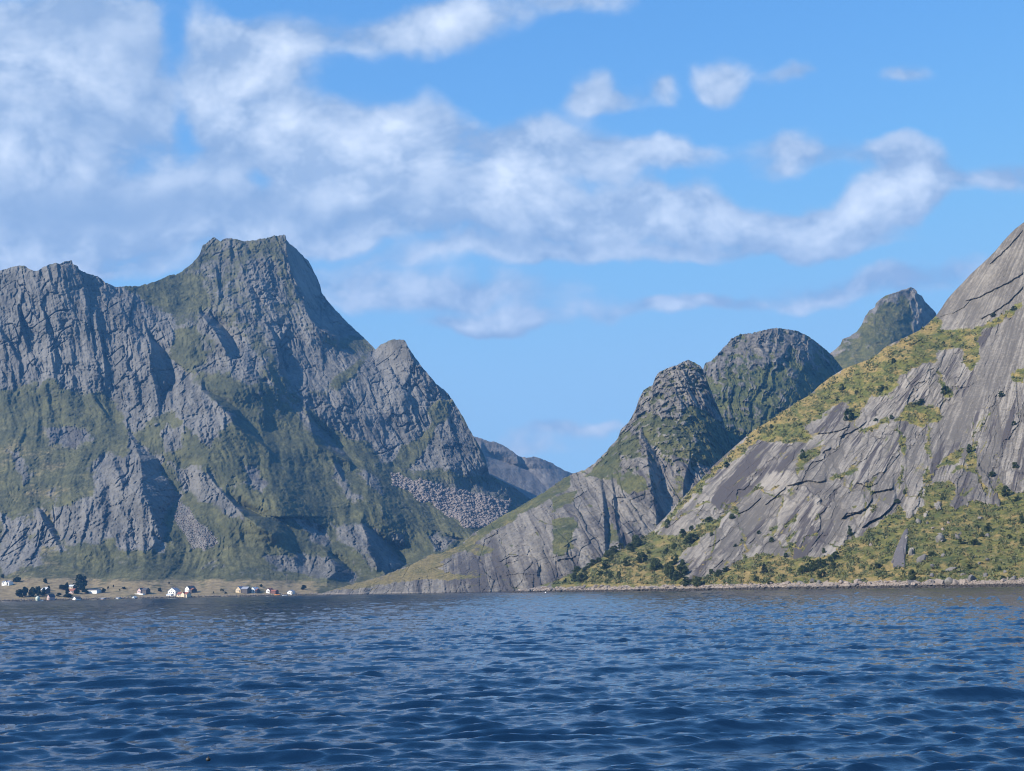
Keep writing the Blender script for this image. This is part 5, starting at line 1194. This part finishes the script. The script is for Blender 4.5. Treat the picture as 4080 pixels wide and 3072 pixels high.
def trunk_bm(seed, h, r):
    rng = random.Random(seed); bm = bmesh.new()
    tube(bm, (0, 0, -.12), (rng.uniform(-.03, .03), 0, h), r, r * .5, 7)
    for i in range(5):
        a = rng.uniform(0, 6.28); z = h * rng.uniform(.45, .95)
        tube(bm, (0, 0, z), (.26 * math.cos(a), .26 * math.sin(a), z + rng.uniform(.15, .32)), r * .45, r * .15, 5)
    return bm
def proto(kind, seed, n, leaf, base, k, mat):
    r = empty(kind, (0, 0, -50))
    cr = bpy.data.objects.new('crown' if kind != 'shrub' else 'foliage', leaf_cloud(seed, n, leaf, clumps(seed, k, base=base))); COL.objects.link(cr); cr.parent = r
    cr.data.materials.append(mat)
    mesh_obj('trunk' if kind != 'shrub' else 'stem', trunk_bm(seed, max(base, .2) + .25, .035 if kind != 'shrub' else .02), M_BARK, r)
    return r
SHRUBS = [proto('shrub', 100 + i, 2600, .035, .08, 16 + 3 * i, M_LEAF) for i in range(5)]
TREES = [proto('tree', 200 + i, 2600, .04, .16, 18 + 2 * i, M_LEAFV) for i in range(4)]
def spruce_proto():
    r = empty('spruce', (0, 0, -50)); k = 7
    def shape(g):
        t = g.uniform(0, 1) ** 1.2; lay = round(t * 8) / 8; rr = (.42 * (1 - lay) + .05) * math.sqrt(g.uniform(.1, 1)); a = g.uniform(0, 6.28)
        return (rr * math.cos(a), rr * math.sin(a), .08 + .9 * lay - rr * .25 + g.uniform(-.03, .03))
    me = leaf_cloud(300, 2200, .035, shape); me.materials.append(M_NEEDLE)
    c = bpy.data.objects.new('crown', me); COL.objects.link(c); c.parent = r
    bm = bmesh.new(); tube(bm, (0, 0, -.1), (0, 0, .95), .025, .006, 7); mesh_obj('trunk', bm, M_BARK, r)
    return r
SPRUCE = spruce_proto()
_used = set()
def plant(src, layer, u, v, wpx, hpx, label, cat, group=None, sink=.12):
    p = layer.ground(u, v); k = p.y / FPX
    if src.name in _used: o = copy_tree(src)
    else: o = src; _used.add(src.name)
    o.location = p - Vector((0, 0, sink * hpx * k * .3))
    o.scale = (wpx * k * 1.3, wpx * k * 1.3, hpx * k * 1.2)
    o.rotation_euler = (0, 0, (u * 7.3 + v) % 6.28)
    tag(o, label, cat, group)
    return o
ORD = ['first', 'second', 'third', 'fourth', 'fifth', 'sixth', 'seventh', 'eighth', 'ninth', 'tenth', 'eleventh', 'twelfth', 'thirteenth', 'fourteenth', 'fifteenth', 'sixteenth']
def shrub_bed(layer, items, where, group, kind='shrub', protos=None):
    """items: (crop, x, y, w, h) centres and sizes as measured"""
    L = []
    for c, x, y, w, h in items:
        s = scl(c); q = pts(c, x, y + h / 2)[0]
        L.append((q[0], q[1], w * s, h * s))
    L.sort()
    sizes = sorted(i[2] for i in L)
    for i, (u, v, w, h) in enumerate(L):
        sz = 'low' if h < .65 * w else 'tall' if h > 1.25 * w else 'large round' if w > sizes[int(len(sizes) * .75)] * .99 else 'small' if w < 8 else 'round'
        src = (protos or SHRUBS)[(i * 3 + len(L)) % len(protos or SHRUBS)]
        plant(src, layer, u, v, w, h, '%s green %s %s, %s from left' % (sz, kind, where, ORD[i] if len(L) <= len(ORD) else str(i + 1)), kind, group)
shrub_bed(slabs, [('R1', 1690, 330, 150, 150), ('R1', 1610, 410, 110, 90), ('R1', 1500, 400, 90, 70), ('R1', 1420, 440, 130, 90), ('R1', 1340, 490, 110, 90), ('R1', 1360, 550, 100, 80), ('R1', 1150, 605, 110, 70), ('R1', 1225, 575, 90, 60), ('R1', 1095, 645, 90, 60), ('R1', 940, 685, 130, 70), ('R1', 1050, 690, 80, 50), ('R1', 1770, 285, 60, 50)],
          'along the edge of the grassy point', 'shrubs along the edge of the point')
shrub_bed(slabs, [('R1', 1310, 630, 110, 110), ('R1', 1580, 600, 110, 100), ('R1', 1760, 545, 160, 120), ('R1', 1945, 620, 150, 150), ('R1', 1850, 480, 70, 50), ('R1', 1240, 735, 110, 60), ('R1', 1325, 735, 80, 60), ('R1', 1365, 765, 70, 80), ('R1', 1475, 765, 70, 90), ('R1', 920, 790, 100, 110), ('R1', 1010, 800, 150, 110), ('R1', 790, 835, 60, 60), ('R1', 1060, 740, 60, 50), ('R1', 1510, 600, 30, 30), ('R1', 1640, 450, 60, 50)],
          'on the open grass of the point', 'shrubs on the grass of the point')
shrub_bed(slabs, [('R2', 80, 690, 110, 150), ('R2', 30, 660, 90, 150), ('R2', 200, 665, 170, 130), ('R2', 120, 735, 100, 80), ('R2', 245, 785, 150, 105), ('R2', 400, 785, 130, 110), ('R2', 110, 530, 110, 110), ('R2', 210, 560, 60, 70), ('R2', 110, 370, 90, 70), ('R2', 20, 420, 70, 60), ('R2', 320, 285, 160, 110), ('R2', 255, 310, 90, 70), ('R2', 210, 225, 100, 100), ('R2', 310, 160, 60, 55), ('R2', 30, 110, 60, 100)],
          'at the left foot of the grey slabs', 'shrubs at the left foot of the slabs')
shrub_bed(slabs, [('R2', 545, 675, 80, 60), ('R2', 635, 685, 90, 80), ('R2', 720, 640, 100, 55), ('R2', 1080, 755, 80, 50), ('R2', 1710, 600, 130, 120), ('R2', 1625, 640, 110, 90), ('R2', 1790, 590, 110, 100), ('R2', 1850, 580, 110, 90), ('R2', 1975, 590, 90, 110), ('R2', 2010, 480, 110, 80), ('R2', 1930, 520, 80, 60), ('R2', 1840, 700, 120, 80), ('R2', 1230, 800, 80, 40), ('R2', 1420, 480, 60, 50)],
          'on the grass below the grey slabs', 'shrubs below the slabs')
shrub_bed(slabs, [('R3', 865, 1340, 100, 125), ('R3', 2000, 330, 110, 130), ('R3', 2120, 410, 80, 60), ('R3', 1780, 760, 90, 100), ('R3', 1640, 750, 55, 45), ('R3', 2190, 650, 60, 120), ('R3', 1470, 930, 110, 60), ('R3', 1620, 940, 100, 70), ('R3', 1540, 1235, 65, 60), ('R3', 1700, 845, 60, 55), ('R3', 2030, 865, 70, 50), ('R3', 2190, 935, 60, 80), ('R3', 1090, 1085, 110, 60), ('R3', 450, 1225, 100, 55), ('R3', 1960, 1365, 60, 40), ('R3', 1920, 1255, 55, 45)],
          'on the grassy slope at the right', 'shrubs on the right grass slope')
shrub_bed(slabs, [('C6', 640, 1255, 70, 70), ('C6', 590, 1070, 36, 44), ('C6', 850, 1075, 46, 40), ('C6', 935, 895, 32, 32), ('C6', 690, 1105, 28, 24), ('C6', 120, 1330, 26, 30), ('C6', 560, 1150, 26, 22), ('C6', 885, 1075, 24, 22), ('C6', 815, 1285, 28, 20), ('C5', 980, 920, 40, 34), ('C5', 650, 1245, 34, 30)],
          'on the grassy rim above the slabs', 'shrubs on the rim above the slabs')
shrub_bed(slabs, [('C6', 1280, 1090, 60, 50), ('C6', 1105, 1165, 70, 34), ('C6', 330, 1515, 40, 60), ('C6', 920, 1270, 30, 28), ('C6', 1265, 772, 22, 18), ('C6', 1735, 1310, 34, 26), ('C6', 1440, 1480, 40, 56), ('C6', 1650, 1115, 46, 34), ('C6', 1735, 545, 46, 24), ('C6', 1600, 590, 40, 22), ('C6', 1740, 1590, 50, 40), ('R3', 680, 445, 80, 50), ('R3', 770, 330, 40, 60)],
          'in the cracks of the grey slabs', 'shrubs in the cracks of the slabs')
shrub_bed(slabs, [('R2', 520, 60, 100, 60), ('R2', 790, 20, 70, 60), ('R2', 545, 230, 50, 40), ('R2', 1250, 300, 60, 60), ('R2', 830, 360, 50, 34), ('R2', 2170, 190, 60, 110), ('R2', 1100, 210, 50, 40), ('R2', 900, 300, 36, 26), ('R2', 1860, 420, 40, 60), ('R3', 1230, 400, 60, 60), ('R3', 1830, 120, 90, 60)],
          'on the ledges low on the slabs', 'shrubs on the lower ledges')
plant(SPRUCE, slabs, *pts('R2', 1165, 690)[0], 90 * scl('R2'), 105 * scl('R2'), 'lone dark pointed spruce on the grass below the middle of the slabs', 'tree')

def vt(x, y, w, h, label, src=0, kind='tree', crop='V1', cat='tree', group=None):
    q = pts(crop, x, y + h / 2)[0]; s = scl(crop)
    plant(TREES[src], massif, q[0], q[1], w * s, h * s, label, cat, group)
vt(1010, 285, 165, 160, 'tallest broad dark tree in the village, behind the long white barn', 0)
vt(1030, 350, 90, 90, 'dark tree just below the tallest tree, behind the pink barn', 1)
vt(838, 335, 62, 85, 'dark pointed tree left of the small cream house', 2)
vt(785, 350, 110, 55, 'low spreading dark tree left of the pointed one by the cream house', 3)
vt(845, 410, 62, 95, 'tall thin dark tree below the small cream house', 1)
vt(972, 400, 62, 60, 'dark rounded tree just right of the pink barn', 2)
vt(1068, 402, 92, 50, 'low grey-green tree at the left end of the long white barn', 3)
vt(240, 430, 90, 90, 'dark tree at the left end of the row by the left shore', 0)
vt(310, 412, 110, 110, 'largest dark tree of the row by the left shore', 1)
vt(410, 410, 90, 115, 'dark tree in the row left of the dark house', 2)
vt(470, 408, 90, 115, 'dark tree in the row touching the dark house', 3)
vt(548, 415, 60, 100, 'dark tree in front of the dark house with the pale roof', 0)
vt(612, 362, 45, 55, 'small dark tree at the right corner of the dark house', 1)
vt(220, 250, 105, 60, 'dark tree on the slope right of the low white gabled house', 2)
vt(30, 212, 50, 46, 'small dark tree above the low white gabled house', 3)
vt(570, 270, 50, 55, 'small dark tree on the slope above the left shore trees', 0)
vt(1305, 392, 64, 52, 'round dark bush right of the long white barn', 1, cat='bush')
vt(850, 450, 120, 46, 'low dark thicket on the bank below the thin tall tree', 2, cat='bush')
vt(745, 442, 72, 40, 'low dark bush on the bank right of the narrow pink boathouse', 3, cat='bush')
vt(1365, 352, 26, 26, 'tiny dark bush beside a pale rock right of the long white barn', 0, cat='bush')
vt(1425, 335, 16, 34, 'tiny upright dark bush in the field right of the barn', 1, cat='bush')
vt(1560, 356, 46, 26, 'low dark bush in the middle of the field', 2, cat='bush')
vt(1505, 382, 22, 20, 'tiny dark bush below the upright one in the field', 3, cat='bush')
vt(2010, 380, 48, 46, 'dark round bush between the pink house and the broad white house', 0, cat='bush')
vt(511, 388, 26, 46, 'dark bush standing against the front of the tall white house', 1, crop='V2', cat='bush')
vt(885, 380, 18, 38, 'thin dark bush, left of a pair in the field', 2, crop='V2', cat='bush')
vt(910, 386, 26, 30, 'dark bush, right of a pair in the field', 3, crop='V2', cat='bush')
vt(946, 416, 34, 20, 'low dark bush on the bank below the pair in the field', 0, crop='V2', cat='bush')
vt(1392, 328, 52, 30, 'dark bush on the slope right of the narrow white house', 1, crop='V2', cat='bush')
vt(790, 410, 14, 20, 'tiny dark bush alone in the field between tall white house and yellow house', 2, crop='V2', cat='bush')
vt(230, 295, 26, 24, 'tiny dark bush on the slope above the broad white house', 3, crop='V2', cat='bush')
vt(1930, 350, 70, 50, 'dark scrub on the slope right of the lone boathouse', 0, crop='V2', cat='bush')

# ================================================================== boulders
def boulder_mesh(seed, sub=3, facets=9):
    rng = np.random.RandomState(seed); bm = bmesh.new()
    bmesh.ops.create_icosphere(bm, subdivisions=sub, radius=1.0)
    P = np.array([v.co for v in bm.verts])
    for _ in range(facets):
        n = rng.normal(size=3); n /= np.linalg.norm(n); d = rng.uniform(.5, .85)
        h = P @ n - d; P = P - np.where(h > 0, h * .94, 0)[:, None] * n
    P *= 1 + .09 * fbm(P[:, 0] * 2 + seed, P[:, 1] * 2, P[:, 2] * 2, oct=3, seed=seed)[:, None]
    for v, p in zip(bm.verts, P): v.co = p
    me = bpy.data.meshes.new('boulder'); bm.to_mesh(me); bm.free()
    return me
BM = [boulder_mesh(400 + i) for i in range(9)]
for m_ in BM: m_.materials.append(M_SHOREROCK)
BMH = [m_.copy() for m_ in BM]
for m_ in BMH: m_.materials.clear(); m_.materials.append(M_HILLROCK)
def boulder(me, p, sx, sy, sz, rz, label, group=None):
    o = bpy.data.objects.new('boulder', me); COL.objects.link(o)
    o.location = p; o.scale = (sx, sy, sz); o.rotation_euler = (random.uniform(-.35, .35), random.uniform(-.35, .35), rz)
    return tag(o, label, 'boulder', group)
random.seed(11)
def water_v(u):
    return float(v_at_height(np.array([u]), np.array([lin(np.array([(1085, 930), (1150, 890), (1300, 800), (1500, 720), (1700, 655), (1900, 600), (2050, 560), (2212, 520), (2400, 480)]), u)]), 0.0)[0])
# named ones that stand out
for crop, x, y, w, h, me, t in [('R3', 1215, 1430, 100, 110, BM[0], 'largest pale angular boulder of the shoreline, with a bright left face'), ('R3', 1310, 1410, 100, 120, BMH[1], 'dark blocky boulder right of the largest pale one'),
                                ('R3', 1590, 1370, 170, 110, BMH[2], 'big rounded grey boulder above the shoreline near the right edge'), ('R3', 2085, 1370, 120, 70, BMH[3], 'grey boulder above the shoreline closest to the right edge'),
                                ('R3', 1380, 1420, 90, 100, BM[4], 'pinkish boulder standing right of the dark blocky one'), ('R3', 1470, 1420, 80, 90, BM[5], 'pale boulder between the pinkish one and the big rounded grey one'), ('R3', 890, 1440, 110, 70, BM[6], 'wide orange-tinted boulder left of the gap in the shore rocks'),
                                ('R3', 1090, 1420, 110, 70, BM[7], 'pale flat-topped boulder left of the largest one'), ('R3', 1100, 1335, 90, 55, BMH[0], 'grey boulder in the grass above the flat-topped shore boulder'), ('R3', 1340, 1260, 150, 60, BMH[5], 'low reddish ledge boulder in the grass above the largest shore boulder'),
                                ('R3', 1480, 1320, 60, 50, BMH[6], 'small grey boulder left of the big rounded grey one'), ('R3', 1750, 1330, 80, 60, BMH[7], 'grey boulder right of the big rounded grey one'), ('R3', 985, 1130, 120, 130, BMH[8], 'tall pale grey boulder in the grass right of the leaning slab'),
                                ('R3', 850, 1055, 60, 90, BMH[3], 'dark upright boulder between the leaning slab and the tall pale boulder'), ('R3', 1775, 855, 60, 70, BMH[2], 'pale upright boulder high on the right grass slope'), ('R3', 1195, 890, 90, 110, BMH[1], 'dark cracked boulder in the middle of the right grass slope'),
                                ('R3', 1420, 860, 50, 100, BMH[4], 'narrow upright boulder right of the dark cracked one'), ('R3', 370, 965, 44, 44, BM[3], 'small white boulder in the grass under the slab edge'), ('R3', 935, 685, 60, 90, BMH[5], 'pale pointed boulder at the top of the right grass slope'),
                                ('R3', 1690, 640, 80, 60, BMH[6], 'rounded grey boulder below the dark outcrop'), ('R3', 1115, 1220, 80, 40, BMH[7], 'flat pale boulder below the tall pale grey one'), ('R3', 1240, 1095, 60, 50, BMH[0], 'small grey boulder right of the tall pale grey one'),
                                ('R3', 1780, 1150, 80, 44, BMH[1], 'flat grey boulder low on the right slope'), ('R3', 1680, 1190, 60, 44, BMH[2], 'small grey boulder left of the flat one low on the right slope'), ('R3', 1235, 780, 60, 40, BM[8], 'small pale boulder above the dark cracked one'),
                                ('R3', 1110, 765, 44, 36, BM[1], 'tiny pale boulder up the right grass slope'), ('R3', 1050, 705, 56, 36, BM[2], 'tiny pale boulder beside the pointed one'), ('R3', 1300, 700, 60, 34, BM[4], 'flat pale boulder up the right grass slope'),
                                ('R3', 1985, 1290, 70, 44, BMH[3], 'small grey boulder in the grass above the right end of the shore'), ('R3', 1960, 1400, 90, 50, BM[0], 'wide pale boulder near the right end of the shoreline'),
                                ('R2', 1730, 775, 100, 70, BMH[5], 'grey jutting rock at the shore below the thicket'), ('R2', 1590, 800, 110, 50, BMH[6], 'dark slanting rock at the shore below the thicket'), ('R2', 1430, 800, 90, 50, BM[5], 'pale wedge of rock at the shore left of the dark slanting one'), ('R2', 1810, 790, 70, 60, BMH[8], 'grey rock at the shore right of the jutting one')]:
    s = scl(crop); q = pts(crop, x, y + h * .3)[0]; p = slabs.ground(q[0], q[1]); k = p.y / FPX
    rot = random.uniform(0, 6.28)
    b_ = boulder(me, p + Vector((0, 0, h * s * k * .08)), w * s * k * .62, min(w, h) * s * k * .6, h * s * k * .62, rot, t)
def slab_rock():
    P = pts('R3', 632, 1245, 640, 1090, 668, 1010, 700, 950, 735, 870, 770, 800, 798, 778, 805, 830, 796, 920, 782, 1000, 770, 1120, 762, 1245)
    bm = bmesh.new(); G = [slabs.ground(a, b) for a, b in P]; c = sum(G, Vector()) / len(G)
    F = [bm.verts.new(p - c + Vector((0, -.9, .35))) for p in G]; B = [bm.verts.new((p - c) * 1.06 + Vector((0, 2.5, -.6))) for p in G]
    m = bm.verts.new(Vector((0, -1.7, .5)))
    n_ = len(F)
    for i in range(n_):
        bm.faces.new((F[i], F[(i + 1) % n_], m)); bm.faces.new((F[i], B[i], B[(i + 1) % n_], F[(i + 1) % n_]))
    bm.faces.new(B)
    bmesh.ops.recalc_face_normals(bm, faces=bm.faces)
    bmesh.ops.subdivide_edges(bm, edges=bm.edges, cuts=2, use_grid_fill=True)
    for v in bm.verts: v.co += Vector((.2, .35, .2)) * float(fbm(np.array([v.co.x / 2]), np.array([v.co.z / 3]), np.array([v.co.y / 2]), oct=3, seed=95)[0])
    o = mesh_obj('rock_slab', bm, M_DARKROCK); o.location = c
    tag(o, 'tall dark leaning slab of rock in the grass of the right slope', 'rock')
slab_rock()
u = 1122.0; n = 0
while u < 2225 and n < 245:
    rowv = random.random()
    size = random.uniform(.55, 1.05) * (1 + 1.1 * (random.random() ** 3))
    z = max(.15, rowv ** 1.2 * 3.0 - .3)
    Yf = lin(np.array([(1085, 930), (1150, 890), (1300, 800), (1500, 720), (1700, 655), (1900, 600), (2050, 560), (2212, 520), (2400, 480)]), u)
    vv = float(v_at_height(np.array([u]), np.array([Yf + 1]), z)[0])
    p = slabs.ground(u, vv)
    boulder(BM[n % 9], p + Vector((0, 0, size * .15)), size * random.uniform(1.0, 1.7), size * random.uniform(.8, 1.2), size * random.uniform(.6, .95), random.uniform(0, 6.28),
            'pale pinkish boulder in the row of rocks along the right waterline', 'boulders along the right waterline')
    n += 1; u += random.uniform(1.5, 7.5) * (.62 + .55 * (u - 1122) / 1100)

def stone_field(name, spots, mat, sub=1, seed=500):
    """countless small stones as one mesh; spots: (point, size)"""
    base = [boulder_mesh(seed + i, sub, 6) for i in range(6)]
    VV = []; FF = []; off = 0; rng = np.random.RandomState(seed)
    dat = []
    for b in base:
        v = np.zeros(len(b.vertices) * 3, np.float32); b.vertices.foreach_get('co', v); f = np.zeros(len(b.loops), np.int32); b.loops.foreach_get('vertex_index', f)
        dat.append((v.reshape(-1, 3), f.reshape(-1, 3)))
    for i, (p, s) in enumerate(spots):
        v, f = dat[i % 6]; a = rng.uniform(0, 6.28); c, d = math.cos(a), math.sin(a)
        R = np.array([[c, -d, 0], [d, c, 0], [0, 0, 1]]); sc = s * rng.uniform([.9, .7, .6], [1.5, 1.1, .95])
        VV.append((v * sc) @ R.T + np.array(p)); FF.append(f + off); off += len(v)
    V = np.concatenate(VV).astype(np.float32); F = np.concatenate(FF).astype(np.int32)
    me = bpy.data.meshes.new(name)
    me.vertices.add(len(V)); me.vertices.foreach_set('co', V.ravel())
    me.loops.add(F.size); me.loops.foreach_set('vertex_index', F.ravel())
    me.polygons.add(len(F)); me.polygons.foreach_set('loop_start', np.arange(0, F.size, 3, dtype=np.int32)); me.polygons.foreach_set('loop_total', np.full(len(F), 3, np.int32))
    me.materials.append(mat); me.update(calc_edges=True)
    for b in base: bpy.data.meshes.remove(b)
    o = bpy.data.objects.new(name, me); COL.objects.link(o)
    return o
rs = np.random.RandomState(77)
spots = []
FY = np.array([(1085, 930), (1150, 890), (1300, 800), (1500, 720), (1700, 655), (1900, 600), (2050, 560), (2212, 520), (2400, 480)])
for i in range(2600):
    uu = rs.uniform(1100, 2230); z = max(.05, rs.normal(1.0, .9)); 
    vv = float(v_at_height(np.array([uu]), np.array([lin(FY, uu) + 1]), z)[0]); p = slabs.ground(uu, vv)
    spots.append(((p.x, p.y - .2, p.z + .1), rs.uniform(.18, .55)))
tag(stone_field('shore_stones', spots, M_SHOREROCK), 'small pale stones packed between the boulders along the right waterline', 'stones', kind='stuff')
spots = []
cand = np.argwhere(massif.scree > .45)
pick = cand[rs.choice(len(cand), 5200)]
for i, j in pick:
    far = massif.U[i, j] > 780
    spots.append((tuple(massif.P[i, j] + np.array([0, 0, .2])), (rs.uniform(.6, 1.5) * (1 + 1.6 * rs.rand() ** 5)) if far else rs.uniform(.4, 1.0)))
tag(stone_field('scree', spots, M_SCREE, seed=520), 'field of grey boulders filling the valley below the pass', 'scree', kind='stuff')
spots = []
for i in range(1500):
    uu = rs.uniform(0, 690); z = max(.05, rs.normal(.7, .5)); vv = float(v_at_height(np.array([uu]), np.array([float(np.interp(uu, [0, 200, 420, 640, 760], [1230, 1250, 1275, 1300, 1340])) + 2]), z)[0])
    p = massif.ground(uu, vv); spots.append((tuple(p), rs.uniform(.25, .9)))
tag(stone_field('beach_stones', spots, M_SHOREROCK, seed=540), 'stones scattered along the village waterline', 'stones', kind='stuff')

# low growth: ferns, tall grass and heather between the shrubs, nobody could count it
def undergrowth():
    g = np.random.RandomState(61)
    cand = np.argwhere((slabs.attr['grass'] > .6) & (slabs.U > 1100) & (slabs.U < 2230) & (slabs.V < 1262))
    dens = fbm(slabs.U / 22, slabs.V / 14, oct=3, gain=.6, seed=62)
    w = np.clip(.25 + 1.6 * dens[cand[:, 0], cand[:, 1]], .02, 1) * np.where(slabs.U[cand[:, 0], cand[:, 1]] < 1450, .35, 1); w /= w.sum()
    pk = cand[g.choice(len(cand), 7500, p=w)]
    n = 7
    C = slabs.P[pk[:, 0], pk[:, 1]][:, None, :] + g.normal(size=(len(pk), n, 3)) * np.array([.45, .45, .18]) + np.array([0, 0, .25])
    C = C.reshape(-1, 3); s = np.repeat(g.uniform(.25, .8, len(pk)), n)[:, None]
    a = g.normal(size=(len(C), 3)) * np.array([.5, .5, 1.0]); a /= np.linalg.norm(a, axis=1, keepdims=True)
    b = np.cross(a, g.normal(size=(len(C), 3))); b /= np.linalg.norm(b, axis=1, keepdims=True)
    P = np.stack([C - a * s - b * s * .4, C - a * s + b * s * .4, C + a * s + b * s * .15, C + a * s - b * s * .15], 1).reshape(-1, 3)
    me = bpy.data.meshes.new('undergrowth'); N = len(C)
    me.vertices.add(4 * N); me.vertices.foreach_set('co', P.astype(np.float32).ravel())
    me.loops.add(4 * N); me.loops.foreach_set('vertex_index', np.arange(4 * N, dtype=np.int32))
    me.polygons.add(N); me.polygons.foreach_set('loop_start', np.arange(0, 4 * N, 4, dtype=np.int32)); me.polygons.foreach_set('loop_total', np.full(N, 4, np.int32))
    me.update(calc_edges=True)
    m, nt, bs = new_mat('undergrowth_leaves'); gg = NG(nt)
    pos = gg.n('ShaderNodeNewGeometry').outputs['Position']
    n1 = gg.noise(pos, .09, 4, .6); n2 = gg.noise(pos, .5, 3, .6)
    c = gg.mix(gg.ramp(n1, .4, .62), col(.056, .072, .018), col(.102, .104, .026)); c = gg.mix(gg.ramp(n2, .5, .68), c, col(.15, .115, .042))
    nt.links.new(c, bs.inputs['Base Color']); bs.inputs['Roughness'].default_value = .7
    me.materials.append(m)
    o = bpy.data.objects.new('undergrowth', me); COL.objects.link(o)
    tag(o, 'ferns, tall grass and heather on the right hillside', 'undergrowth', kind='stuff')
undergrowth()
build_haze()
